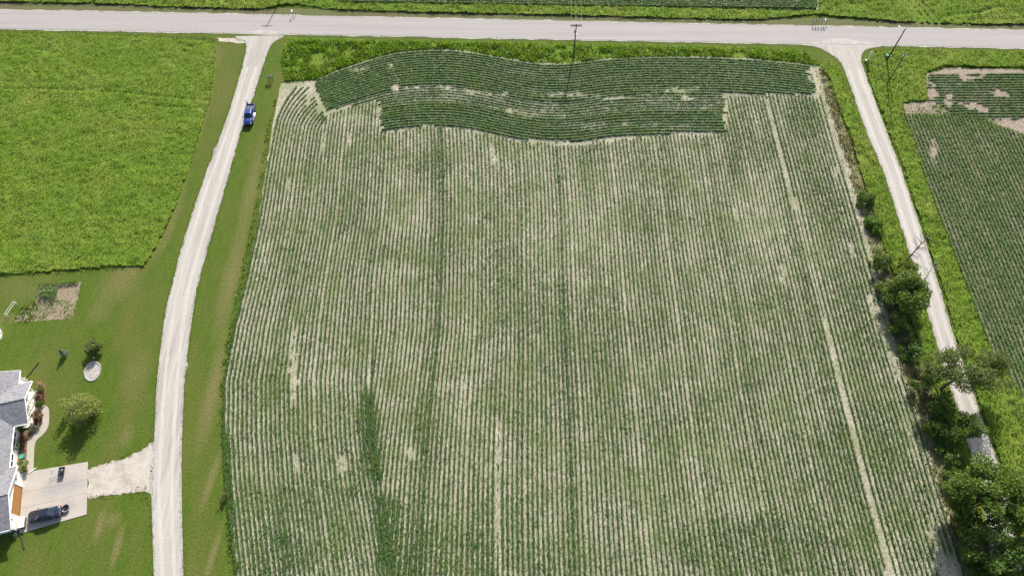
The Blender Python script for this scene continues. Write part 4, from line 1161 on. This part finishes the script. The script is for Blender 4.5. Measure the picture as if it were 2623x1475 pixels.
# deck box by the garage
bx, by, _ = HL(.75, -3.55)
db = tag(empty('deck_box', (bx, by, .08), HA), 'white lidded storage box against the garage front', 'box')
MB().box((0, 0, .32), (.85, 1.5, .60)).build('bin', M['brown_wood'], db, bevel=.02)
MB().box((-.02, 0, .66), (.95, 1.58, .09)).build('lid', M['white'], db, bevel=.02)
MB().box((.46, 0, .60), (.03, .22, .05)).build('latch', M['black_metal'], db)
# fire pit
fx, fy = G(172, 1302)
fp = tag(empty('fire_pit', (fx, fy, .08)), 'round black fire pit standing on the concrete behind the car', 'fire pit')
MB().lathe([(0, .20), (.34, .24), (.52, .40), (.58, .42), (.58, .38), (.53, .36), (.36, .19), (0, .15)], seg=24).build('bowl', M['black_metal'], fp, smooth=True)
MB().lathe([(.52, .425), (.60, .44), (.60, .40), (.53, .39)], seg=24).build('rim', M['galv'], fp)
for k in range(6):
    a = k * math.pi / 6
    MB().box((0, 0, .41), (1.0, .025, .02), a).build('grate_bar', M['black'], fp)
for k in range(4):
    a = k * math.pi / 2 + .4
    MB().tube([(.38 * math.cos(a), .38 * math.sin(a), .26), (.48 * math.cos(a), .48 * math.sin(a), 0)], .025, 6).build('leg', M['black_metal'], fp)
# garden cart
cx, cy = G(163, 1209)
gc = tag(empty('garden_cart', (cx, cy, .08), math.radians(8)), 'black garden cart with long twin handles parked on the concrete', 'cart')
MB().loft([[(-.32, -.5, .28), (.32, -.5, .28), (.32, .5, .28), (-.32, .5, .28)], [(-.44, -.66, .62), (.44, -.66, .62), (.44, .66, .62), (-.44, .66, .62)]], cap=False).add(
    [(-.32, -.5, .29), (.32, -.5, .29), (.32, .5, .29), (-.32, .5, .29)], [(0, 1, 2, 3)]).build('tub', M['black'], gc)
for s in (-1, 1):
    MB().tube([(-.3, s * .22, .45), (-1.0, s * .22, .62), (-1.75, s * .24, .72)], .028, 6).build('handle', M['galv'], gc)
    w = MB().tube([(.05, s * .52, .19), (.05, s * .60, .19)], .19, 14).build('wheel', M['rubber'], gc)
    MB().tube([(.05, s * .49, .19), (.05, s * .625, .19)], .09, 10).build('hub', M['alloy'], w)
MB().box((-1.35, 0, .70), (.05, .46, .05)).build('crossbar', M['black_metal'], gc)
MB().box((.1, .15, .63), (.5, .08, .06), .9).build('strut', M['galv'], gc)
MB().box((.1, .2, .66), (.5, .08, .06), -.7).build('strut', M['galv'], gc)

# ------------------------------------------------------------------ vehicles
def wheel(parent, x, y, r, w, side):
    t = MB().tube([(x - w / 2, y, r), (x + w / 2, y, r)], r, 20).build('wheel', M['rubber'], parent, smooth=False, bevel=.02)
    MB().lathe([(0, .0), (r * .62, 0), (r * .62, .03), (0, .03)], seg=16).build('rim', M['alloy'], t)
    o = t.children[0]; o.location = (x + side * (w / 2 - .005), y, r); o.rotation_euler = (0, side * math.pi / 2, 0)
def hull(secs):
    """secs: y, half width, z bottom, z belt, z top, crown"""
    out = []
    for y, hw, zb, zs, zt, cr in secs:
        half = [(hw * .86, zb), (hw * .98, zb + .12), (hw, (zb + zs) / 2), (hw * .97, zs), (hw * .86, zt), (hw * .45, zt + cr)]
        ring = [(x, y, z) for x, z in half] + [(0, y, zt + cr * 1.25)] + [(-x, y, z) for x, z in reversed(half)]
        out.append(ring)
    return out
def glass(parent, name, quad, mat='car_glass', th=.02):
    return MB().slab(quad, th).build(name, M[mat], parent)

sdx, sdy = G(121, 1319)
sedan = tag(empty('sedan_car', (sdx, sdy, .082), math.radians(90 + 12.5)), 'dark grey four door sedan parked nose to the garage on the concrete', 'car')
# local +y is the nose
MB().loft(hull([(-2.48, .42, .40, .60, .70, .02), (-2.43, .66, .34, .70, .82, .02), (-2.28, .83, .26, .80, .95, .03), (-1.9, .90, .2, .86, 1.0, .03), (-1.2, .92, .18, .88, 1.0, .03), (0, .93, .18, .87, .98, .03), (.9, .92, .18, .85, .95, .03),
                (1.4, .91, .2, .82, .92, .05), (2.05, .88, .22, .74, .82, .05), (2.32, .77, .28, .66, .72, .04), (2.46, .58, .34, .56, .60, .02), (2.50, .36, .38, .52, .55, .01)])).build('body', M['car_grey'], sedan, smooth=True)
cab = MB().loft([[(-.80, -1.75, .97), (.80, -1.75, .97), (.80, 1.25, .94), (-.80, 1.25, .94)], [(-.60, -.95, 1.42), (.60, -.95, 1.42), (.60, .42, 1.43), (-.60, .42, 1.43)],
                 [(-.42, -.8, 1.46), (.42, -.8, 1.46), (.42, .3, 1.47), (-.42, .3, 1.47)]]).build('cabin', M['car_grey'], sedan, bevel=.05)
glass(sedan, 'windshield', [(-.66, 1.14, .99), (.66, 1.14, .99), (.52, .46, 1.41), (-.52, .46, 1.41)][::-1])
glass(sedan, 'rear_window', [(-.64, -1.66, 1.03), (.64, -1.66, 1.03), (.52, -1.0, 1.41), (-.52, -1.0, 1.41)])
for s in (-1, 1):
    for ya, yb, yc, yd in ((-1.35, -.30, -.34, -.88), (-.24, .98, .34, -.28)):
        q = [(s * .805, ya, 1.0), (s * .805, yb, .99), (s * .625, yc, 1.38), (s * .625, yd, 1.38)]
        MB().slab(q if s < 0 else q[::-1], .03, None).build('side_window', M['car_glass'], sedan)
    mr_ = MB().box((s * 1.0, .82, 1.0), (.2, .12, .14)).build('wing_mirror', M['car_grey'], sedan, bevel=.03)
    MB().box((s * .66, -2.36, .80), (.32, .14, .15)).build('tail_lamp', M['lamp_red'], sedan, bevel=.03)
    MB().box((s * .62, 2.30, .60), (.34, .2, .14)).build('headlight', M['lamp_clear'], sedan, bevel=.03)
    for y in (-1.42, 1.45):
        wheel(sedan, s * .80, y, .33, .22, s)
MB().box((0, -2.44, .84), (1.2, .05, .05)).build('chrome_strip', M['chrome'], sedan)
MB().box((0, -2.46, .60), (.32, .03, .15)).build('licence_plate', M['white'], sedan)

trk = tag(empty('pickup_truck', (-55.95, 106.4, .031), math.radians(180 + 2)), 'bright blue pickup truck parked half on the grass beside the gravel drive', 'pickup')
MB().loft(hull([(-2.72, .84, .5, .9, 1.0, .0), (-2.6, .93, .45, 1.0, 1.12, .0), (-1.2, .95, .42, 1.02, 1.14, .0), (-1.12, .95, .42, 1.02, 1.14, .0)])).build('bed_shell', M['car_blue'], trk)
MB().loft(hull([(-1.1, .95, .42, 1.0, 1.12, .02), (.2, .96, .42, 1.0, 1.12, .02), (1.2, .95, .42, .98, 1.1, .05), (1.9, .93, .42, .94, 1.06, .06), (2.5, .88, .45, .88, .98, .05), (2.66, .78, .5, .8, .86, .03)])).build('body', M['car_blue'], trk, smooth=True)
MB().box((0, -1.88, 1.148), (1.5, 1.5, .04)).build('bed_floor', M['bedliner'], trk)
for s in (-1, 1):
    MB().box((s * .84, -1.9, 1.25), (.14, 1.58, .26)).build('bed_wall', M['car_blue'], trk, bevel=.03)
MB().box((0, -2.66, 1.25), (1.55, .08, .26)).build('tailgate', M['car_blue'], trk, bevel=.02)
MB().loft([[(-.84, -1.08, 1.1), (.84, -1.08, 1.1), (.84, 1.25, 1.1), (-.84, 1.25, 1.1)], [(-.68, -.9, 1.72), (.68, -.9, 1.72), (.68, .5, 1.74), (-.68, .5, 1.74)],
           [(-.5, -.8, 1.77), (.5, -.8, 1.77), (.5, .38, 1.78), (-.5, .38, 1.78)]]).build('cabin', M['car_blue'], trk, bevel=.06)
glass(trk, 'windshield', [(-.70, 1.18, 1.16), (.70, 1.18, 1.16), (.60, .56, 1.70), (-.60, .56, 1.70)][::-1])
glass(trk, 'rear_window', [(-.66, -1.06, 1.2), (.66, -1.06, 1.2), (.58, -.93, 1.66), (-.58, -.93, 1.66)])
for s in (-1, 1):
    for ya, yb, yc, yd in ((-.92, 0, -.04, -.8), (.08, 1.02, .46, .04)):
        q = [(s * .845, ya, 1.16), (s * .845, yb, 1.16), (s * .70, yc, 1.66), (s * .70, yd, 1.66)]
        MB().slab(q if s < 0 else q[::-1], .03).build('side_window', M['car_glass'], trk)
    MB().box((s * 1.08, .98, 1.18), (.24, .12, .18)).build('wing_mirror', M['black'], trk, bevel=.03)
    MB().box((s * .70, 2.52, .86), (.30, .18, .18)).build('headlight', M['lamp_clear'], trk, bevel=.03)
    MB().box((s * .84, -2.72, .95), (.14, .08, .3)).build('tail_lamp', M['lamp_red'], trk, bevel=.02)
    MB().box((s * .98, .1, .42), (.16, 2.2, .06)).build('running_board', M['chrome'], trk)
    for y in (-1.75, 1.72):
        wheel(trk, s * .84, y, .38, .25, s)
MB().box((0, 2.66, .72), (1.0, .06, .22)).build('grille', M['black'], trk, bevel=.02)
MB().box((0, 2.70, .50), (1.6, .12, .14)).build('bumper', M['black'], trk, bevel=.03)
MB().box((0, -2.78, .55), (1.6, .12, .14)).build('rear_bumper', M['chrome'], trk, bevel=.03)

# ------------------------------------------------------------------ person behind the tailgate
def skin_mesh(verts, edges, radii, root_i, sub=2):
    me = bpy.data.meshes.new('skeleton'); me.from_pydata(verts, edges, []); me.update()
    o = bpy.data.objects.new('skeleton', me); col.objects.link(o)
    sk = o.modifiers.new('skin', 'SKIN'); sk.use_smooth_shade = True
    for i, r in enumerate(radii):
        d = me.skin_vertices[0].data[i]
        d.radius = r if isinstance(r, tuple) else (r, r); d.use_root = (i == root_i)
    s = o.modifiers.new('sub', 'SUBSURF'); s.levels = s.render_levels = sub
    dg = bpy.context.evaluated_depsgraph_get(); dg.update()
    out = bpy.data.meshes.new_from_object(o.evaluated_get(dg))
    bpy.data.objects.remove(o)
    return out
pv, pe, pr = [], [], []
def J(p, r, parent=None):
    pv.append(p); pr.append(r)
    if parent is not None: pe.append((parent, len(pv) - 1))
    return len(pv) - 1
# facing local -y (towards the truck and the camera)
pel = J((0, 0, .95), (.15, .11)); wst = J((0, .01, 1.12), (.14, .10), pel); che = J((0, 0, 1.32), (.17, .11), wst); nk0 = J((0, .01, 1.47), (.08, .07), che)
nk1 = J((0, 0, 1.54), .055, nk0); hd = J((0, -.02, 1.63), (.078, .09), nk1); hd2 = J((0, -.01, 1.73), (.07, .08), hd)
for s in (-1, 1):
    hp = J((s * .09, 0, .90), .095, pel); kn = J((s * .11, -.03, .50), .058, hp); an = J((s * .12, .02, .09), .04, kn)
    he = J((s * .12, .03, .045), .038, an); to = J((s * .13, -.16, .035), .035, he)
    sh = J((s * .17, .01, 1.41), .065, che); el = J((s * .25, -.04, 1.14), .042, sh); wr = J((s * .14, -.26, 1.12), .030, el); pa = J((s * .10, -.33, 1.12), (.038, .022), wr)
    for k in range(4):
        f1 = J((s * (.09 - .018 * k), -.375, 1.145 - .012 * k), .010, pa); J((s * (.065 - .014 * k), -.40 + .008 * k, 1.13 - .012 * k), .009, f1)
    th_ = J((s * .07, -.325, 1.15), .011, pa); J((s * .05, -.345, 1.155), .009, th_)
bm_ = skin_mesh(pv, pe, pr, pel)
per = tag(empty('person', (-56.95, 109.75, .031), math.radians(-20)), 'person in white top and black shorts standing behind the blue pickup holding a remote control', 'person')
bo = link('body', bm_, [M['skin'], M['shirt'], M['shorts'], M['black']], per)
for p in bm_.polygons:
    c = p.center
    p.material_index = 3 if c.z < .085 else (2 if .58 < c.z < 1.0 and abs(c.y) < .2 and abs(c.x) < .22 else (1 if 1.0 <= c.z < 1.49 and c.y > -.13 and abs(c.x) < .235 else 0))
MB().lathe([(.0, 1.815), (.05, 1.805), (.085, 1.76), (.095, 1.70), (.09, 1.66)], seg=14).build('hair', M['hair'], per, smooth=True).location = (0, .015, 0)
for s in (-1, 1):
    MB().box((s * .03, -.098, 1.665), (.02, .012, .012)).build('eye', M['black'], per)
MB().tube([(0, -.09, 1.65), (0, -.12, 1.62)], [.010, .016], 6).build('nose', M['skin'], per)
rc = tag(empty('remote_control', (-56.95, 109.75, 1.17), math.radians(-20)), 'black drone remote control held by the person', 'remote control')
MB().box((0, -.38, .0), (.22, .11, .05)).build('housing', M['black'], rc, bevel=.015)
MB().box((0, -.36, .075), (.16, .02, .09), rx=-.5).build('screen', M['car_glass'], rc)
for s in (-1, 1):
    MB().tube([(s * .06, -.38, .02), (s * .06, -.38, .05)], .008, 6).build('stick', M['galv'], rc)

# ------------------------------------------------------------------ utility poles and wires
def crossarm(root, z, y, L=2.4, parent=None):
    a = MB().box((0, y, z), (L, .11, .13)).build('crossarm', M['pole'], root)
    for k in (-1.1, -.4, .4, 1.1):
        MB().lathe([(0, 0), (.05, 0), (.07, .07), (.04, .11), (.06, .16), (.0, .2)], (k * L / 2.4, y, z + .065), 8).build('insulator', M['porcelain'], a)
    return a
def pole(label, base, h, rz=0.0, r=.17):
    root = tag(empty('utility_pole', (base[0], base[1], 0), rz), label, 'utility pole')
    MB().tube([(0, 0, -.1), (0, 0, h * .5), (0, 0, h)], [r, r * .82, r * .62], 12).build('shaft', M['pole'], root, smooth=True)
    return root
MPX, MPY = G(1468, 152)
mp_ = pole('dark utility pole with double crossarm at the field edge, carrying wires over the road', (MPX, MPY), 9.5)
crossarm(mp_, 9.15, .16); crossarm(mp_, 9.15, -.16)
tf = MB().lathe([(0, 7.45), (.18, 7.45), (.2, 7.5), (.2, 8.15), (.16, 8.22), (0, 8.25)], (-.22, -.24, 0), 12).build('transformer', M['porcelain'], mp_, smooth=True)
MB().tube([(-.22, -.24, 8.22), (-.22, -.24, 8.45)], .03, 6).build('bushing', M['porcelain'], tf)
MB().box((.12, 0, 7.0), (.35, .1, .1)).build('bracket', M['galv'], mp_)
FP = (MPX + 2.2, MPY + 42)
fp_ = pole('utility pole standing in the far field, next along the wires over the road', FP, 9.5)
crossarm(fp_, 9.15, .16)
for i, k in enumerate((-1.1, -.1, 1.1)):
    a, b = Vector((MPX + k, MPY + .16, 9.4)), Vector((FP[0] + k, FP[1] + .16, 9.4))
    pts = []
    for q in range(17):
        f = q / 16
        p = a.lerp(b, f); p.z -= 0.9 * 4 * f * (1 - f)
        pts.append(p - a)
    w = MB().tube(pts, .007, 5).build('overhead_wire', M['wire'])
    w.location = a
    tag(w, 'bright overhead wire strung from the double crossarm across the paved road', 'wire', 'overhead wires across the road')
PA = G(2270, 158)
pa_ = pole('tall dark utility pole with white lamp arm at the lane junction', PA, 9.0)
MB().tube([(0, 0, 8.1), (-.35, .35, 8.65), (-.75, .75, 8.75)], .035, 6).build('lamp_arm', M['white'], pa_)
la = MB().box((-.95, .95, 8.74), (.55, .22, .14), math.radians(135)).build('lamp_head', M['white'], pa_, bevel=.03)
MB().lathe([(0, 0), (.10, 0), (.13, .06), (0, .08)], (-1.02, 1.02, 8.61), 10).build('lens', M['lamp_clear'], la)
MB().box((.17, -.1, 1.5), (.12, .22, .5)).build('meter_box', M['galv'], pa_)
PB = G(2270, 219)
pb_ = pole('utility pole with a cluster of pale insulators on top, in rough grass by the lane', PB, 8.8, r=.14)
for k in range(3):
    a = k * 2.1 + .4
    MB().tube([(0, 0, 8.55), (.5 * math.cos(a), .5 * math.sin(a), 8.7)], .03, 5).build('bracket', M['galv'], pb_)
    MB().lathe([(0, 0), (.07, 0), (.10, .08), (.06, .13), (.09, .2), (0, .26)], (.5 * math.cos(a), .5 * math.sin(a), 8.7), 8).build('insulator', M['porcelain'], pb_)
for k in (-1, 1):
    MB().lathe([(0, 8.0), (.09, 8.0), (.09, 8.4), (0, 8.42)], (k * .24, -.08, 0), 8).build('cutout', M['porcelain'], pb_)
OP = (-55.2, 148.4)
op_ = pole('utility pole across the road from the drive junction', OP, 9.0)
crossarm(op_, 8.7, .16)

# ------------------------------------------------------------------ roadside furniture
def mailbox(label, xy, rz, h=1.05, colour='black', group=None, post='brown_wood', s=1.0):
    root = tag(empty('mailbox', (xy[0], xy[1], 0), rz), label, 'mailbox', group)
    MB().box((0, 0, h / 2), (.10, .10, h)).build('post', M[post], root)
    prof = [(math.cos(math.pi * k / 8) * .10 * s, .14 * s + math.sin(math.pi * k / 8) * .10 * s) for k in range(9)]
    ring = [(-.10 * s, 0)] + [(-x, z) for x, z in prof] + [(.10 * s, 0)]
    bo_ = MB().loft([[(x, -.27 * s, h + z) for x, z in ring], [(x, .27 * s, h + z) for x, z in ring]]).build('box', M[colour], root)
    MB().box((0, -.275 * s, h + .12 * s), (.17 * s, .012, .17 * s)).build('door', M['galv'], bo_)
    MB().box((.11 * s, .05, h + .2 * s), (.012, .05, .16)).build('flag', M['lamp_red'], bo_)
    return root
gm = 'dark mailboxes beside the gravel drive'
for px in (689, 694, 699.5):
    x, y = G(px, 207)
    mailbox('dark mailbox in a close set of three on the grass beside the gravel drive', (x, y), math.radians(4), 1.1, 'black', gm, 'black_metal', 1.5)
x, y = G(751, 41); mailbox('white mailbox on a dark post beyond the paved road, facing the drive junction', (x, y), 0, 1.15, 'white', None, 'black_metal', 1.3)
x, y = G(758, 40); mailbox('low dark mailbox next to the white one across from the drive junction', (x, y), 0, .8, 'black')
gm2 = 'mailboxes in a row across from the lane junction'
for i, px in enumerate((2081, 2088, 2095, 2103)):
    x, y = G(px, 64); mailbox('grey mailbox in the crowded row across from the lane junction', (x, y), 0, 1.05 + .06 * (i % 2), 'bedliner', gm2, 'brown_wood', 1.25)
x, y = G(2109, 63); mailbox('cream mailbox at the end of the crowded row across from the lane junction', (x, y), 0, 1.1, 'cream', None, 'white', 1.5)
x, y = G(2115, 61); mailbox('small dark mailbox standing apart from the crowded row', (x, y), 0, .95, 'black', None)
# white board sign at the lane junction
bx0, by0 = G(2220, 157)
sg = tag(empty('sign_board', (bx0, by0, 0), math.radians(25)), 'tall narrow white board sign in the grass at the lane junction', 'sign')
for s in (-.22, .22):
    MB().box((s, 0, 1.35), (.09, .09, 2.7)).build('post', M['white'], sg)
MB().box((0, -.06, 1.75), (.55, .04, 1.8)).build('board', M['white'], sg)
MB().box((-.45, -.05, .28), (.35, .3, .5)).build('meter_cabinet', M['galv'], sg, bevel=.02)
x, y = G(2274, 150)
gp = tag(empty('utility_pedestal', (x - .5, y, 0)), 'small green utility cabinet at the foot of the tall dark pole', 'cabinet')
MB().box((0, 0, .45), (.45, .4, .9)).build('housing', M['green_box'], gp, bevel=.03)
MB().box((0, 0, .93), (.5, .45, .06)).build('lid', M['green_box'], gp)
x, y = G(2255, 163)
mk = tag(empty('marker_post', (x, y, 0)), 'short white marker post in the rough grass near the sign', 'post')
MB().tube([(0, 0, 0), (0, 0, .8)], .05, 8).build('shaft', M['white'], mk)
MB().lathe([(.055, .78), (.055, .86), (0, .9)], seg=8).build('cap', M['lamp_red'], mk)
x, y = G(2259, 151)
mk = tag(empty('fence_post', (x, y, 0)), 'thin dark post between the white board sign and the tall pole', 'post')
MB().box((0, 0, .7), (.09, .09, 1.4)).build('shaft', M['brown_wood'], mk)
MB().lathe([(.07, 1.4), (.0, 1.5)], seg=4).build('tip', M['brown_wood'], mk)

# ------------------------------------------------------------------ back garden: plot, stone bed, goal frame, pool
gp_poly = GL([(98, 730), (208, 721), (200, 760), (192, 790), (182, 816), (86, 822), (36, 826), (60, 790), (92, 768)])
sheet('garden_plot', rough(gp_poly, .4, .13, 71), .012, M['garden'])
for i, (pa0, pb0) in enumerate((((100, 733), (205, 723)), ((102, 743), (150, 742)), ((101, 752), (148, 751)), ((103, 761), (146, 761)))):
    a, b = Vector(G(*pa0)), Vector(G(*pb0))
    n = int((b - a).length * 110)
    nr = np.random.default_rng(600 + i)
    t = nr.random(n)
    P = np.stack([a.x + (b.x - a.x) * t + nr.normal(0, .05, n), a.y + (b.y - a.y) * t + nr.normal(0, .14, n), nr.uniform(.1, 1.0 if i else .6, n)], 1)
    V = leaf_quads(P, nr.uniform(.14, .34, n), 1.2, nr, aspect=.45)
    V[:, :, 2] = np.maximum(V[:, :, 2], .02)
    o = quads_mesh('corn_row', V, nr.random(n), M['corn'] if i else M['ditch'], None, origin=(a.x, a.y, 0))
    if i: tag(o, 'short bright green corn row in the garden plot', 'crop row', 'corn rows in the garden plot')
    else: tag(o, 'low dark green vegetable row along the far edge of the garden plot', 'crop row')
grass('garden_weeds', GL([(50, 790), (92, 764), (98, 790), (88, 822), (36, 828), (40, 806)]), M['ditch'], 'tangled vegetable plants and weeds on the left side of the garden plot', 'plants', dens=26, h=(.1, .5), seed=41, hole=.42)
grass('garden_bed_weeds', GL([(98, 770), (190, 765), (184, 812), (90, 820)]), M['ditch'], 'green weeds scattered over the garden plot soil', 'weeds', dens=24, h=(.05, .2), seed=43, hole=.46)
x, y = G(33, 795)
fr = tag(empty('trellis_frame', (x, y, 0), math.radians(-14)), 'white tubular frame standing at the left end of the garden plot', 'frame')
for s in (-.22, .22):
    MB().tube([(s, -1.3, .9), (s, 1.3, .9)], .035, 6).build('rail', M['white'], fr)
    for e in (-1.3, 1.3):
        MB().tube([(s, e, 0), (s, e, .9)], .03, 6).build('leg', M['white'], fr)
for e in (-1.3, 1.3):
    MB().tube([(-.22, e, .9), (.22, e, .9)], .03, 6).build('end_bar', M['white'], fr)
# stone ring bed
sbx, sby = G(237, 950)
bed = tag(empty('stone_bed', (sbx, sby, 0), math.radians(17)), 'oval bed of pale pebbles ringed with stones on the lawn', 'flower bed')
ov = []
for k in range(28):
    a = 2 * math.pi * k / 28
    rr_ = 1.0 + .05 * math.sin(3 * a)
    ov.append((1.28 * rr_ * math.cos(a) * (1 - .12 * math.sin(a)), 1.72 * rr_ * math.sin(a)))
MB().add([(x_, y_, .05) for x_, y_ in ov] + [(0, 0, .17)], [(k, (k + 1) % 28, 28) for k in range(28)]).build('pebble_mound', M['pebble'], bed, smooth=True)
stone_me = []
for q in range(4):
    mb = MB(); rg = random.Random(q)
    mb.lathe([(0, -.02), (.14 + rg.uniform(-.02, .03), .0), (.17 + rg.uniform(-.03, .03), .08), (.12 + rg.uniform(-.02, .03), .16), (0, .19)], seg=7)
    o = mb.build('stone', M['stone'], bed); stone_me.append(o.data)
    o.location = (ov[q * 7][0] * 1.02, ov[q * 7][1] * 1.02, .0)
for k in range(28):
    if k % 7 == 0: continue
    o = bpy.data.objects.new('stone', stone_me[k % 4]); col.objects.link(o); o.parent = bed
    o.location = (ov[k][0] * 1.02, ov[k][1] * 1.02, 0); o.rotation_euler = (0, 0, k * 1.7)
x, y = G(243, 919)
gl_ = tag(empty('garden_light', (x, y, 0)), 'small white garden lamp at the top end of the stone bed', 'lamp')
MB().tube([(0, 0, 0), (0, 0, .35)], .02, 6).build('stake', M['galv'], gl_)
MB().lathe([(0, .33), (.09, .35), (.12, .45), (.05, .52), (0, .53)], seg=10).build('head', M['white'], gl_)
# round pool at the edge of the garden
plx, ply = G(-34, 868)
pl = tag(empty('round_pool', (plx, ply, 0)), 'round above ground pool with white rim at the side of the lawn', 'pool')
MB().lathe([(2.55, 0), (2.55, 1.0), (2.50, 1.0), (2.50, .0)], seg=40).build('pool_wall', M['siding'], pl)
MB().lathe([(2.42, 1.0), (2.68, 1.0), (2.68, 1.06), (2.42, 1.06), (2.42, 1.0)], seg=40).build('rim', M['white'], pl)
MB().lathe([(0, .82), (2.5, .82)], seg=40).build('water', M['pool'], pl)
for k in range(14):
    a = 2 * math.pi * k / 14
    MB().box((2.60 * math.cos(a), 2.60 * math.sin(a), .5), (.08, .14, 1.0), a).build('upright', M['trim'], pl)
# tyre mark on the paved road
sm = [(280, 44), (292, 50), (304, 54), (313, 57)]
g = GL(sm); o_ = g[0]
mk = []
for (x_, y_) in smooth_line(g, 4): mk.append((x_, y_))
lo_, hi_ = [(x_, y_ - .10) for x_, y_ in mk], [(x_, y_ + .10) for x_, y_ in mk]
sheet('tyre_mark', lo_ + hi_[::-1], .0665, M['skid'])
